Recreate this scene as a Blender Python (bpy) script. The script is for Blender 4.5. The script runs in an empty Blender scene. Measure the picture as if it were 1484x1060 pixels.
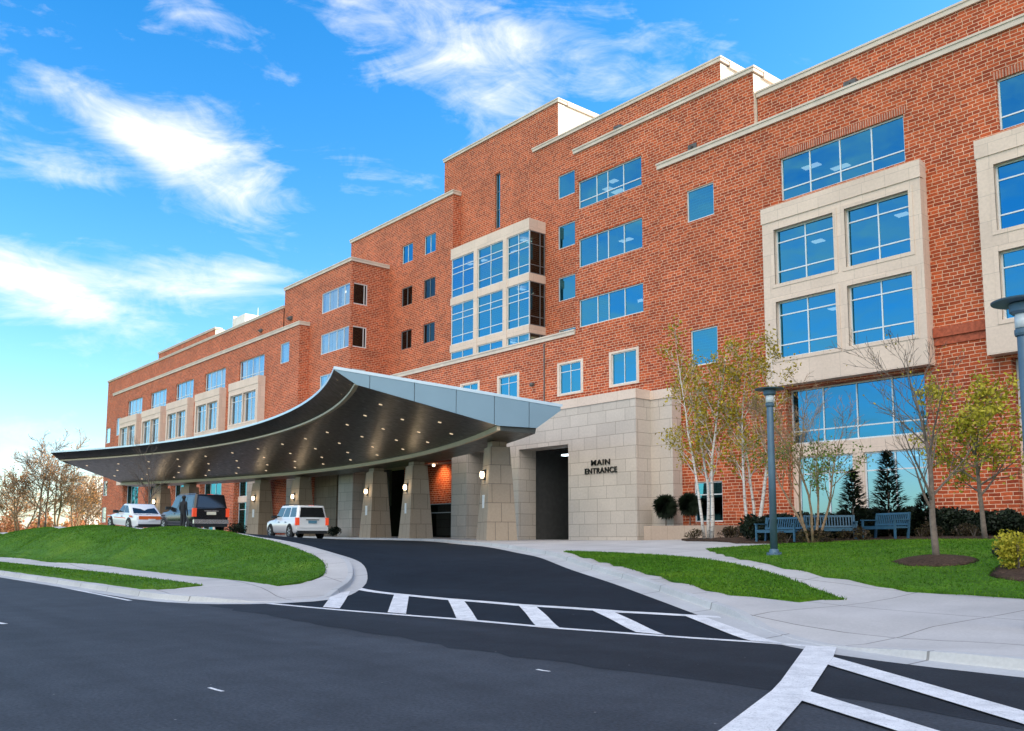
import bpy, bmesh, math, random
import numpy as np
from mathutils import Vector, Matrix
from mathutils.geometry import delaunay_2d_cdt
R = math.radians
PI = math.pi
scene = bpy.context.scene
COL = scene.collection

# ------------------------------------------------------------------ camera
F, PCX, PCY, PITCH, YAW, EYE = 1305.0, 778.0, 629.0, R(6.5), R(41.05), 1.7
VD = Vector((-math.cos(YAW)*math.cos(PITCH), math.sin(YAW)*math.cos(PITCH), math.sin(PITCH)))
RT = Vector((math.sin(YAW), math.cos(YAW), 0))
UP = RT.cross(VD)
CAMP = Vector((0, 0, EYE))
cam = bpy.data.cameras.new('camera')
cam.sensor_width = 36
cam.lens = F/1484*36
cam.shift_x = -(PCX-742)/1484
cam.shift_y = (PCY-530)/1484
cam.clip_start = 0.1
cam.clip_end = 8000
camo = bpy.data.objects.new('camera', cam)
COL.objects.link(camo)
camo.matrix_world = Matrix(((RT.x, UP.x, -VD.x, 0), (RT.y, UP.y, -VD.y, 0), (RT.z, UP.z, -VD.z, EYE), (0, 0, 0, 1)))
scene.camera = camo

def ray(px, py):
    return VD + RT*((px-PCX)/F) + UP*((PCY-py)/F)
def at_depth(px, py, t):
    return CAMP + ray(px, py)*t
def on_y(px, py, Y):
    d = ray(px, py)
    return CAMP + d*(Y/d.y)

# ------------------------------------------------------------------ material helpers
class NT:
    def __init__(s, name):
        s.m = bpy.data.materials.new(name)
        s.m.use_nodes = True
        s.t = s.m.node_tree
        s.t.nodes.clear()
    def n(s, typ, **kw):
        nd = s.t.nodes.new(typ)
        for k, v in kw.items():
            if k == 'ins':
                for kk, vv in v.items():
                    if isinstance(vv, bpy.types.NodeSocket):
                        s.t.links.new(vv, nd.inputs[kk])
                    else:
                        nd.inputs[kk].default_value = vv
            else:
                setattr(nd, k, v)
        return nd
    def link(s, a, b):
        s.t.links.new(a, b)

def c4(c):
    return (c[0], c[1], c[2], 1.0)

def ramp(nt, fac, stops):
    r = nt.n('ShaderNodeValToRGB')
    el = r.color_ramp.elements
    while len(el) < len(stops):
        el.new(0.5)
    for e, (p, c) in zip(el, stops):
        e.position = p
        e.color = c4(c) if not isinstance(c, (int, float)) else (c, c, c, 1)
    nt.link(fac, r.inputs[0])
    return r.outputs[0]

def mixc(nt, fac, a, b, mode='MIX'):
    m = nt.n('ShaderNodeMix', data_type='RGBA', blend_type=mode)
    for sock, v in ((m.inputs[0], fac), (m.inputs[6], a), (m.inputs[7], b)):
        if isinstance(v, bpy.types.NodeSocket):
            nt.link(v, sock)
        elif isinstance(v, (tuple, list)):
            sock.default_value = c4(v)
        else:
            sock.default_value = v
    return m.outputs[2]

def noise(nt, vec, scale, detail=4, rough=0.55, dist=0.0):
    x = nt.n('ShaderNodeTexNoise', ins={'Scale': scale, 'Detail': detail, 'Roughness': rough, 'Distortion': dist})
    if vec is not None:
        nt.link(vec, x.inputs['Vector'])
    return x.outputs['Fac']

def finish(nt, color, rough=0.7, metal=0.0, spec=0.4, bump=None, bstr=0.2, bdist=0.02, emit=None, estr=0.0, coat=0.0):
    p = nt.n('ShaderNodeBsdfPrincipled')
    def put(name, v):
        if v is None:
            return
        if isinstance(v, bpy.types.NodeSocket):
            nt.link(v, p.inputs[name])
        elif isinstance(v, (tuple, list)):
            p.inputs[name].default_value = c4(v)
        else:
            p.inputs[name].default_value = v
    put('Base Color', color); put('Roughness', rough); put('Metallic', metal); put('Specular IOR Level', spec)
    if coat:
        put('Coat Weight', coat); put('Coat Roughness', 0.05)
    if emit is not None:
        put('Emission Color', emit); put('Emission Strength', estr)
    if bump is not None:
        b = nt.n('ShaderNodeBump', ins={'Strength': bstr, 'Distance': bdist})
        nt.link(bump, b.inputs['Height'])
        nt.link(b.outputs[0], p.inputs['Normal'])
    o = nt.n('ShaderNodeOutputMaterial')
    nt.link(p.outputs[0], o.inputs[0])
    return nt.m

def plain(name, c, rough=0.6, metal=0.0, var=0.12, scale=3.0, spec=0.4, coat=0.0, bstr=0.0):
    nt = NT(name)
    tc = nt.n('ShaderNodeTexCoord')
    f = noise(nt, tc.outputs['Object'], scale, 5)
    lo = tuple(x*(1-var) for x in c); hi = tuple(min(1, x*(1+var)) for x in c)
    colr = ramp(nt, f, [(0.3, lo), (0.7, hi)])
    return finish(nt, colr, rough, metal, spec, bump=f if bstr else None, bstr=bstr, coat=coat)

def brick_mat(name, c1, c2, mortar, bw, rh, ms, dist=0.02, rough=0.85, bstr=0.4, nz_=(0.72, 1.2)):
    nt = NT(name)
    uv = nt.n('ShaderNodeUVMap').outputs[0]
    nz = nt.n('ShaderNodeTexNoise', ins={'Scale': 0.9, 'Detail': 2.0})
    nt.link(uv, nz.inputs['Vector'])
    off = nt.n('ShaderNodeVectorMath', operation='SUBTRACT', ins={1: (0.5, 0.5, 0.5)})
    nt.link(nz.outputs['Color'], off.inputs[0])
    sc = nt.n('ShaderNodeVectorMath', operation='SCALE', ins={'Scale': dist})
    nt.link(off.outputs[0], sc.inputs[0])
    ad = nt.n('ShaderNodeVectorMath', operation='ADD')
    nt.link(uv, ad.inputs[0]); nt.link(sc.outputs[0], ad.inputs[1])
    b = nt.n('ShaderNodeTexBrick', ins={'Color1': c4(c1), 'Color2': c4(c2), 'Mortar': c4(mortar), 'Scale': 1.0,
             'Mortar Size': ms, 'Mortar Smooth': 0.3, 'Bias': 0.0, 'Brick Width': bw, 'Row Height': rh})
    b.offset = 0.5; b.squash = 0.7; b.squash_frequency = 3
    nt.link(ad.outputs[0], b.inputs['Vector'])
    n1 = noise(nt, uv, 0.35, 5)
    n2 = noise(nt, uv, 7.0, 4)
    v1 = ramp(nt, n1, [(0.3, 0.84 if nz_[0] < .85 else .92), (0.7, 1.12 if nz_[0] < .85 else 1.05)])
    v2 = ramp(nt, n2, [(0.3, nz_[0]), (0.7, nz_[1])])
    colr = mixc(nt, 1.0, b.outputs['Color'], v1, 'MULTIPLY')
    colr = mixc(nt, 1.0, colr, v2, 'MULTIPLY')
    inv = nt.n('ShaderNodeMath', operation='SUBTRACT', ins={0: 1.0})
    nt.link(b.outputs['Fac'], inv.inputs[1])
    h = nt.n('ShaderNodeMath', operation='ADD')
    nt.link(inv.outputs[0], h.inputs[0])
    sm = nt.n('ShaderNodeMath', operation='MULTIPLY', ins={1: 0.5}); nt.link(n2, sm.inputs[0])
    nt.link(sm.outputs[0], h.inputs[1])
    return finish(nt, colr, rough, 0, 0.25, bump=h.outputs[0], bstr=bstr, bdist=0.03)

M = {}
M['brick'] = brick_mat('red_brick', (0.54, 0.104, 0.033), (0.27, 0.042, 0.015), (0.70, 0.43, 0.29), 0.56, 0.19, 0.019, 0.10, nz_=(0.78, 1.17))
M['soldier'] = brick_mat('soldier_brick', (0.46, 0.11, 0.05), (0.30, 0.06, 0.03), (0.6, 0.42, 0.32), 0.2, 0.62, 0.02, 0.03)
M['rowlock'] = plain('rowlock_brick', (0.38, 0.09, 0.045), 0.85, var=0.3, scale=6)
M['stone'] = brick_mat('limestone_ashlar', (0.60, 0.525, 0.455), (0.53, 0.465, 0.405), (0.34, 0.29, 0.24), 1.75, 0.84, 0.022, 0.0, 0.8, 0.15, (0.93, 1.05))
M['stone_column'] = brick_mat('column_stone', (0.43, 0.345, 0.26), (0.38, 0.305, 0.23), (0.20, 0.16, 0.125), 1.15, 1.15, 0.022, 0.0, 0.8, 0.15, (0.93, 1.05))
M['trim'] = brick_mat('cast_stone_trim', (0.73, 0.585, 0.485), (0.67, 0.535, 0.445), (0.40, 0.33, 0.27), 1.9, 1.3, 0.008, 0.0, 0.8, 0.1, (0.93, 1.05))
M['coping'] = plain('pale_coping', (0.62, 0.52, 0.435), 0.7, var=0.12, scale=0.8)
M['stucco'] = plain('cream_stucco', (0.74, 0.66, 0.55), 0.85, var=0.08, scale=2)
M['roof'] = plain('roof_membrane', (0.45, 0.44, 0.42), 0.9)
M['white_alu'] = plain('pale_aluminium', (0.68, 0.69, 0.70), 0.4, 0.2, 0.04)
M['dark_alu'] = plain('grey_aluminium', (0.22, 0.24, 0.26), 0.4, 0.4, 0.05)
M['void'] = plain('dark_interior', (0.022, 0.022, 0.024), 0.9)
M['vent'] = plain('vent_grey', (0.12, 0.12, 0.12), 0.6, 0.3)

def glass_mat(name, tint, refl, base_refl=0.42, top=1.0):
    nt = NT(name)
    tc = nt.n('ShaderNodeTexCoord')
    wob = noise(nt, tc.outputs['Object'], 0.55, 2)
    bp = nt.n('ShaderNodeBump', ins={'Strength': 0.05, 'Distance': 0.06}); nt.link(wob, bp.inputs['Height'])
    tr = nt.n('ShaderNodeBsdfTransparent', ins={'Color': c4(tint)})
    gl = nt.n('ShaderNodeBsdfGlossy', ins={'Color': c4(refl), 'Roughness': 0.015}); nt.link(bp.outputs[0], gl.inputs['Normal'])
    fr = nt.n('ShaderNodeFresnel', ins={'IOR': 1.6})
    mr = nt.n('ShaderNodeMapRange', ins={'From Min': 0.04, 'From Max': 0.7, 'To Min': base_refl, 'To Max': top}); nt.link(fr.outputs[0], mr.inputs['Value'])
    mx = nt.n('ShaderNodeMixShader'); nt.link(mr.outputs[0], mx.inputs[0]); nt.link(tr.outputs[0], mx.inputs[1]); nt.link(gl.outputs[0], mx.inputs[2])
    o = nt.n('ShaderNodeOutputMaterial'); nt.link(mx.outputs[0], o.inputs[0])
    return nt.m
M['glass'] = glass_mat('blue_reflective_glass', (0.13, 0.20, 0.23), (0.09, 0.40, 0.56), 0.55)
M['glass_low'] = glass_mat('street_level_glass', (0.10, 0.18, 0.22), (0.24, 0.44, 0.58), 0.6)
M['glass_mid'] = glass_mat('first_floor_glass', (0.08, 0.16, 0.20), (0.06, 0.27, 0.42), 0.6)
M['glass_dark'] = glass_mat('dark_glass', (0.06, 0.09, 0.09), (0.40, 0.48, 0.50), 0.12, 0.4)
M['glass_pale'] = glass_mat('pale_glass', (0.70, 0.80, 0.85), (0.62, 0.78, 0.88), 0.34)
M['car_glass'] = plain('tinted_car_glass', (0.012, 0.014, 0.016), 0.06, 0.0, 0.0, spec=0.8)
M['blind'] = plain('white_blind', (0.8, 0.8, 0.78), 0.8)

def emis(name, c, s):
    nt = NT(name)
    return finish(nt, c, 0.5, emit=c, estr=s)
M['room_light'] = emis('ceiling_panel_light', (1.0, 0.90, 0.74), 1.3)
M['downlight'] = emis('downlight_glow', (1.0, 0.76, 0.5), 0.26)
M['sconce_glow'] = emis('sconce_glow', (1.0, 0.80, 0.55), 1.9)

def asphalt(name, base, fine, spec=0.3):
    nt = NT(name)
    g = nt.n('ShaderNodeNewGeometry').outputs['Position']
    n1 = noise(nt, g, 0.16, 6, 0.6, 0.6)
    n2 = noise(nt, g, 24.0, 5, 0.75)
    n3 = noise(nt, g, 1.5, 5, 0.6, 0.4)
    st = nt.n('ShaderNodeMapping', ins={'Scale': (0.05, 1.3, 1.0)}); nt.link(g, st.inputs['Vector'])
    n4 = noise(nt, st.outputs[0], 0.7, 4)
    a = ramp(nt, n1, [(0.3, tuple(x*0.82 for x in base)), (0.7, tuple(x*1.22 for x in base))])
    b = ramp(nt, n2, [(0.3, 1-fine), (0.7, 1+fine)])
    c = ramp(nt, n3, [(0.35, 0.84), (0.7, 1.14)])
    d = ramp(nt, n4, [(0.35, 0.86), (0.68, 1.16)])
    colr = mixc(nt, 1.0, a, b, 'MULTIPLY'); colr = mixc(nt, 1.0, colr, c, 'MULTIPLY'); colr = mixc(nt, 1.0, colr, d, 'MULTIPLY')
    # scattered pale chips of grit
    vo = nt.n('ShaderNodeTexVoronoi', ins={'Scale': 2.3}); nt.link(g, vo.inputs['Vector'])
    ch = ramp(nt, vo.outputs['Distance'], [(0.018, 1.0), (0.035, 0.0)])
    colr = mixc(nt, ch, colr, (0.22, 0.22, 0.22))
    return finish(nt, colr, 0.85, 0, spec, bump=n2, bstr=0.5, bdist=0.006)
M['asphalt'] = asphalt('road_asphalt', (0.036, 0.043, 0.053), 0.55)
M['asphalt_new'] = asphalt('new_asphalt', (0.012, 0.0175, 0.025), 0.4, .14)
M['asphalt_seal'] = asphalt('patched_asphalt', (0.020, 0.025, 0.032), 0.4, .2)

def concrete(name, base, jx, jy, rot=0.0):
    nt = NT(name)
    g = nt.n('ShaderNodeNewGeometry').outputs['Position']
    n1 = noise(nt, g, 0.5, 6, 0.6, 0.3)
    n2 = noise(nt, g, 18.0, 4)
    mp = nt.n('ShaderNodeMapping', ins={'Rotation': (0, 0, rot)}); nt.link(g, mp.inputs['Vector'])
    b = nt.n('ShaderNodeTexBrick', ins={'Color1': (1, 1, 1, 1), 'Color2': (0.94, 0.94, 0.95, 1), 'Mortar': (0.48, 0.47, 0.46, 1), 'Scale': 1.0,
             'Mortar Size': 0.022, 'Brick Width': jx, 'Row Height': jy})
    b.offset = 0.0; nt.link(mp.outputs[0], b.inputs['Vector'])
    a = ramp(nt, n1, [(0.3, tuple(x*0.86 for x in base)), (0.7, tuple(x*1.08 for x in base))])
    v = ramp(nt, n2, [(0.3, 0.93), (0.7, 1.05)])
    colr = mixc(nt, 1.0, a, v, 'MULTIPLY'); colr = mixc(nt, 1.0, colr, b.outputs['Color'], 'MULTIPLY')
    return finish(nt, colr, 0.85, 0, 0.3, bump=n2, bstr=0.15, bdist=0.01)
M['concrete'] = concrete('pavement_concrete', (0.49, 0.475, 0.455), 3.1, 2.6, R(8))
M['kerb'] = concrete('kerb_concrete', (0.47, 0.475, 0.47), 3.0, 50.0)
def paint_mat():
    nt = NT('road_paint')
    g = nt.n('ShaderNodeNewGeometry').outputs['Position']
    n1 = noise(nt, g, 3.0, 6, 0.7, 0.5); n2 = noise(nt, g, 40.0, 4, 0.7)
    a = ramp(nt, n1, [(0.3, (0.50, 0.51, 0.52)), (0.6, (0.74, 0.745, 0.75))])
    w = ramp(nt, n2, [(0.33, 0.5), (0.45, 1.0)])
    colr = mixc(nt, 1.0, a, w, 'MULTIPLY')
    return finish(nt, colr, 0.7, 0, 0.3)
M['paint'] = paint_mat()
def lawn_mat():
    nt = NT('lawn_turf')
    g = nt.n('ShaderNodeNewGeometry').outputs['Position']
    n1 = noise(nt, g, 0.45, 6, 0.6, 0.5); n2 = noise(nt, g, 22.0, 5, 0.7); n3 = noise(nt, g, 2.6, 5, 0.65, 0.6)
    a = ramp(nt, n1, [(0.3, (0.042, 0.122, 0.005)), (0.52, (0.065, 0.168, 0.007)), (0.72, (0.110, 0.208, 0.012))])
    b = ramp(nt, n2, [(0.3, 0.55), (0.7, 1.45)]); c = ramp(nt, n3, [(0.3, 0.78), (0.7, 1.2)])
    colr = mixc(nt, 1.0, a, b, 'MULTIPLY'); colr = mixc(nt, 1.0, colr, c, 'MULTIPLY')
    return finish(nt, colr, 0.8, 0, 0.2, bump=n2, bstr=0.9, bdist=0.05)
M['lawn'] = lawn_mat()
def leaf_mat(name, cols, rough=0.55, trans=0.25):
    nt = NT(name)
    oi = nt.n('ShaderNodeNewGeometry')
    wn = noise(nt, oi.outputs['Position'], 1.3, 3)
    rnd = oi.outputs['Random Per Island']
    ad = nt.n('ShaderNodeMath', operation='ADD'); nt.link(rnd, ad.inputs[0]); nt.link(wn, ad.inputs[1])
    hf = nt.n('ShaderNodeMath', operation='MULTIPLY', ins={1: 0.5}); nt.link(ad.outputs[0], hf.inputs[0])
    st = [(0.2+0.6*i/(len(cols)-1), c) for i, c in enumerate(cols)]
    colr = ramp(nt, hf.outputs[0], st)
    p = nt.n('ShaderNodeBsdfPrincipled', ins={'Roughness': rough, 'Specular IOR Level': 0.25}); nt.link(colr, p.inputs['Base Color'])
    t = nt.n('ShaderNodeBsdfTranslucent'); nt.link(colr, t.inputs[0])
    mx = nt.n('ShaderNodeMixShader', ins={0: trans}); nt.link(p.outputs[0], mx.inputs[1]); nt.link(t.outputs[0], mx.inputs[2])
    o = nt.n('ShaderNodeOutputMaterial'); nt.link(mx.outputs[0], o.inputs[0])
    return nt.m
def blade_mat():
    nt = NT('grass_blade')
    ge = nt.n('ShaderNodeNewGeometry'); g = ge.outputs['Position']
    n1 = noise(nt, g, 0.38, 6, 0.62, 0.7); n3 = noise(nt, g, 2.2, 5, 0.65, 0.6)
    a = ramp(nt, n1, [(0.3, (0.045, 0.132, 0.005)), (0.5, (0.070, 0.182, 0.007)), (0.72, (0.120, 0.230, 0.012))])
    c = ramp(nt, n3, [(0.32, 0.80), (0.7, 1.18)]); r = ramp(nt, ge.outputs['Random Per Island'], [(0.0, 0.7), (1.0, 1.4)])
    colr = mixc(nt, 1.0, mixc(nt, 1.0, a, c, 'MULTIPLY'), r, 'MULTIPLY')
    p = nt.n('ShaderNodeBsdfPrincipled', ins={'Roughness': .6, 'Specular IOR Level': 0.2}); nt.link(colr, p.inputs['Base Color'])
    t = nt.n('ShaderNodeBsdfTranslucent'); nt.link(colr, t.inputs[0])
    mx = nt.n('ShaderNodeMixShader', ins={0: .25}); nt.link(p.outputs[0], mx.inputs[1]); nt.link(t.outputs[0], mx.inputs[2])
    o = nt.n('ShaderNodeOutputMaterial'); nt.link(mx.outputs[0], o.inputs[0])
    return nt.m
M['blade'] = blade_mat()
M['leaf_gold'] = leaf_mat('golden_leaf', [(0.20, 0.16, 0.010), (0.38, 0.29, 0.018), (0.52, 0.40, 0.03)])
M['leaf_yellow'] = leaf_mat('yellow_green_leaf', [(0.24, 0.22, 0.012), (0.42, 0.37, 0.03), (0.58, 0.50, 0.06)])
M['leaf_green'] = leaf_mat('fresh_leaf', [(0.06, 0.13, 0.012), (0.12, 0.20, 0.02), (0.22, 0.26, 0.03)])
M['leaf_dark'] = leaf_mat('evergreen_needles', [(0.006, 0.011, 0.006), (0.010, 0.019, 0.009), (0.018, 0.031, 0.013)], 0.6, 0.05)
M['leaf_orange'] = leaf_mat('russet_bud', [(0.40, 0.17, 0.06), (0.58, 0.27, 0.10), (0.62, 0.40, 0.14)])
M['leaf_brush'] = leaf_mat('russet_brush', [(0.30, 0.11, 0.05), (0.42, 0.17, 0.08), (0.30, 0.20, 0.06)])
M['leaf_brown'] = leaf_mat('brown_heather', [(0.03, 0.022, 0.012), (0.06, 0.04, 0.02), (0.08, 0.07, 0.02)])
M['bark'] = plain('grey_bark', (0.16, 0.125, 0.10), 0.9, var=0.3, scale=8)
M['bark_warm'] = plain('warm_bark', (0.27, 0.18, 0.11), 0.9, var=0.3, scale=6)
def birch():
    nt = NT('birch_bark')
    tc = nt.n('ShaderNodeTexCoord')
    mp = nt.n('ShaderNodeMapping', ins={'Scale': (2, 2, 9)}); nt.link(tc.outputs['Object'], mp.inputs['Vector'])
    f = noise(nt, mp.outputs[0], 1.6, 5, 0.65)
    colr = ramp(nt, f, [(0.36, (0.12, 0.10, 0.09)), (0.44, (0.60, 0.55, 0.50)), (0.7, (0.76, 0.72, 0.68))])
    return finish(nt, colr, 0.75)
M['birch'] = birch()
def mulch():
    nt = NT('bark_mulch')
    g = nt.n('ShaderNodeNewGeometry').outputs['Position']
    n1 = noise(nt, g, 14, 6, 0.75); n2 = noise(nt, g, 1.0, 4)
    a = ramp(nt, n1, [(0.3, (0.018, 0.012, 0.009)), (0.7, (0.13, 0.085, 0.06))]); b = ramp(nt, n2, [(0.3, 0.7), (0.7, 1.2)])
    return finish(nt, mixc(nt, 1.0, a, b, 'MULTIPLY'), 0.95, 0, 0.1, bump=n1, bstr=1.0, bdist=0.06)
M['mulch'] = mulch()
def metal_panel(name, c, rough, metal, seam):
    nt = NT(name)
    uv = nt.n('ShaderNodeUVMap').outputs[0]
    b = nt.n('ShaderNodeTexBrick', ins={'Color1': (1, 1, 1, 1), 'Color2': (0.93, 0.93, 0.93, 1), 'Mortar': (0.45, 0.45, 0.45, 1), 'Scale': 1.0,
             'Mortar Size': seam, 'Brick Width': 3.2, 'Row Height': 0.62})
    nt.link(uv, b.inputs['Vector'])
    f = noise(nt, uv, 0.8, 3)
    a = ramp(nt, f, [(0.3, tuple(x*0.9 for x in c)), (0.7, tuple(x*1.1 for x in c))])
    colr = mixc(nt, 1.0, a, b.outputs['Color'], 'MULTIPLY')
    rr = ramp(nt, noise(nt, uv, 2.5, 3), [(0.3, rough*0.8), (0.7, rough*1.2)])
    return finish(nt, colr, rr, metal, 0.5)
M['soffit'] = metal_panel('bronze_soffit_metal', (0.085, 0.076, 0.066), 0.34, 0.8, 0.006)
M['fascia'] = plain('blue_grey_metal_panel', (0.24, 0.34, 0.41), 0.45, 0.5, 0.04, 0.5)
M['fascia_edge'] = plain('pale_metal_edge', (0.60, 0.66, 0.70), 0.35, 0.6, 0.05, 1.0)
M['strip'] = plain('satin_metal_strip', (0.60, 0.47, 0.32), 0.5, 0.15, 0.06, 1.0)
M['blue_paint'] = plain('blue_grey_enamel', (0.030, 0.095, 0.155), 0.45, 0.1, 0.12, 5)
M['lamp_paint'] = plain('lamp_enamel', (0.085, 0.145, 0.20), 0.42, 0.25, 0.1, 4)
M['lamp_lens'] = plain('frosted_lens', (0.72, 0.76, 0.78), 0.2, 0.0, 0.02)
M['letter'] = plain('black_letter_metal', (0.018, 0.016, 0.014), 0.4, 0.5)
M['white_plate'] = plain('white_plate', (0.75, 0.77, 0.78), 0.5)
M['car_white'] = plain('white_car_paint', (0.72, 0.74, 0.77), 0.25, 0.0, 0.02, 1, coat=0.8)
M['car_black'] = plain('black_car_paint', (0.008, 0.009, 0.011), 0.22, 0.0, 0.05, 1, spec=0.35, coat=0.35)
M['rubber'] = plain('tyre_rubber', (0.015, 0.015, 0.015), 0.85)
M['rim'] = plain('alloy_rim', (0.45, 0.46, 0.48), 0.35, 0.7)
M['trim_black'] = plain('black_plastic', (0.02, 0.02, 0.022), 0.6)
M['chrome'] = plain('chrome_bumper', (0.62, 0.64, 0.66), 0.2, 0.9)
M['tail'] = emis('tail_lamp_red', (0.75, 0.07, 0.02), 0.12)
M['orange'] = plain('orange_reflective_stripe', (0.72, 0.14, 0.03), 0.45)
M['plate_pale'] = plain('pale_number_plate', (0.75, 0.70, 0.55), 0.5)
M['plate_blue'] = plain('blue_number_plate', (0.10, 0.25, 0.36), 0.5)
M['cloth'] = plain('black_uniform_cloth', (0.016, 0.017, 0.021), 0.85)
M['skin'] = plain('skin', (0.35, 0.2, 0.14), 0.6)
M['hair'] = plain('dark_hair', (0.02, 0.014, 0.01), 0.7)
M['planter'] = brick_mat('planter_stone', (0.46, 0.35, 0.27), (0.42, 0.32, 0.25), (0.28, 0.21, 0.16), 1.9, 1.2, 0.012, 0, 0.8, 0.1, (0.93, 1.05))
M['far_white'] = plain('distant_white_wall', (0.7, 0.68, 0.64), 0.8)

# ------------------------------------------------------------------ mesh builder
def tag(o, label=None, cat=None, group=None, kind=None):
    if label: o['label'] = label
    if cat: o['category'] = cat
    if group: o['group'] = group
    if kind: o['kind'] = kind
    return o

class MB:
    def __init__(s):
        s.v = []; s.f = []; s.mi = []
    def add(s, vs, fs, mi=0):
        b = len(s.v)
        s.v.extend([tuple(p) for p in vs])
        for f in fs:
            s.f.append(tuple(b+i for i in f)); s.mi.append(mi)
        return s
    def quad(s, a, b, c, d, mi=0):
        return s.add([a, b, c, d], [(0, 1, 2, 3)], mi)
    def box(s, x0, x1, y0, y1, z0, z1, mi=0):
        vs = [(x, y, z) for z in (z0, z1) for y in (y0, y1) for x in (x0, x1)]
        return s.add(vs, [(0, 2, 3, 1), (4, 5, 7, 6), (0, 1, 5, 4), (2, 6, 7, 3), (0, 4, 6, 2), (1, 3, 7, 5)], mi)
    def hexa(s, b4, t4, mi=0):
        vs = list(b4)+list(t4)
        return s.add(vs, [(3, 2, 1, 0), (4, 5, 6, 7), (0, 1, 5, 4), (1, 2, 6, 5), (2, 3, 7, 6), (3, 0, 4, 7)], mi)
    def prism(s, poly, off, mi=0):
        n = len(poly); off = Vector(off)
        vs = [Vector(p) for p in poly]+[Vector(p)+off for p in poly]
        fs = [tuple(range(n-1, -1, -1)), tuple(range(n, 2*n))]+[(i, (i+1) % n, n+(i+1) % n, n+i) for i in range(n)]
        return s.add(vs, fs, mi)
    def tube(s, pts, rad, sides=6, mi=0, cap=True):
        pts = [Vector(p) for p in pts]
        rings = []
        prev = None
        for i, p in enumerate(pts):
            d = (pts[min(i+1, len(pts)-1)]-pts[max(i-1, 0)])
            d = d.normalized() if d.length > 1e-9 else Vector((0, 0, 1))
            ref = prev if prev is not None else (Vector((1, 0, 0)) if abs(d.x) < 0.8 else Vector((0, 1, 0)))
            a = (ref-d*ref.dot(d)).normalized(); prev = a
            b = d.cross(a)
            r = rad[i] if isinstance(rad, (list, tuple)) else rad
            rings.append([p+(a*math.cos(2*PI*k/sides)+b*math.sin(2*PI*k/sides))*r for k in range(sides)])
        return s.loft(rings, mi, cap)
    def loft(s, rings, mi=0, cap=True, close=True):
        n = len(rings[0]); vs = [p for r in rings for p in r]; fs = []
        for i in range(len(rings)-1):
            for k in range(n if close else n-1):
                k2 = (k+1) % n
                fs.append((i*n+k, i*n+k2, (i+1)*n+k2, (i+1)*n+k))
        if cap:
            fs.append(tuple(range(n-1, -1, -1))); fs.append(tuple((len(rings)-1)*n+k for k in range(n)))
        return s.add(vs, fs, mi)
    def lathe(s, prof, c=(0, 0, 0), sides=20, mi=0, cap=True):
        rings = [[(c[0]+r*math.cos(2*PI*k/sides), c[1]+r*math.sin(2*PI*k/sides), c[2]+z) for k in range(sides)] for r, z in prof]
        return s.loft(rings, mi, cap)
    def sphere(s, c, r, mi=0, seg=10, rg=6, sc=(1, 1, 1)):
        rings = []
        for i in range(rg+1):
            a = -PI/2+PI*i/rg; rr = max(1e-3, math.cos(a))*r; z = math.sin(a)*r
            rings.append([(c[0]+rr*math.cos(2*PI*k/seg)*sc[0], c[1]+rr*math.sin(2*PI*k/seg)*sc[1], c[2]+z*sc[2]) for k in range(seg)])
        return s.loft(rings, mi, True)
    def build(s, name, mats, parent=None, smooth=False, solid=False, loc=None):
        me = bpy.data.meshes.new(name)
        me.from_pydata(s.v, [], s.f)
        if not isinstance(mats, (list, tuple)): mats = [mats]
        for m in mats: me.materials.append(m)
        me.polygons.foreach_set('material_index', s.mi)
        if solid:
            bm = bmesh.new(); bm.from_mesh(me)
            bmesh.ops.recalc_face_normals(bm, faces=bm.faces)
            bm.to_mesh(me); bm.free()
        me.update()
        # planar metre UVs by face normal
        nl = len(me.loops)
        if nl:
            uvl = me.uv_layers.new(name='UVMap')
            co = np.empty(len(me.vertices)*3); me.vertices.foreach_get('co', co); co = co.reshape(-1, 3)
            vi = np.empty(nl, dtype=np.int64); me.loops.foreach_get('vertex_index', vi)
            npoly = len(me.polygons)
            no = np.empty(npoly*3); me.polygons.foreach_get('normal', no); no = no.reshape(-1, 3)
            lt = np.empty(npoly, dtype=np.int64); me.polygons.foreach_get('loop_total', lt)
            pn = np.repeat(no, lt, axis=0)
            P = co[vi]
            h = np.hypot(pn[:, 0], pn[:, 1]); flat = np.abs(pn[:, 2]) > 0.8
            hh = np.where(h < 1e-6, 1, h)
            u = np.where(flat, P[:, 0], (-pn[:, 1]*P[:, 0]+pn[:, 0]*P[:, 1])/hh)
            v = np.where(flat, P[:, 1], P[:, 2])
            uvl.data.foreach_set('uv', np.stack([u, v], 1).ravel())
        if smooth:
            me.polygons.foreach_set('use_smooth', [True]*len(me.polygons))
        o = bpy.data.objects.new(name, me)
        COL.objects.link(o)
        if parent is not None:
            o.parent = parent
        if loc is not None: o.location = loc
        return o

def empty(name, loc=(0, 0, 0), rz=0.0):
    o = bpy.data.objects.new(name, None)
    o.empty_display_size = 0.3
    COL.objects.link(o); o.location = loc; o.rotation_euler = (0, 0, rz)
    return o

def copy_tree(o, parent=None):
    c = o.copy(); COL.objects.link(c)
    if parent is not None: c.parent = parent
    for ch in list(o.children): copy_tree(ch, c)
    return c

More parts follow.
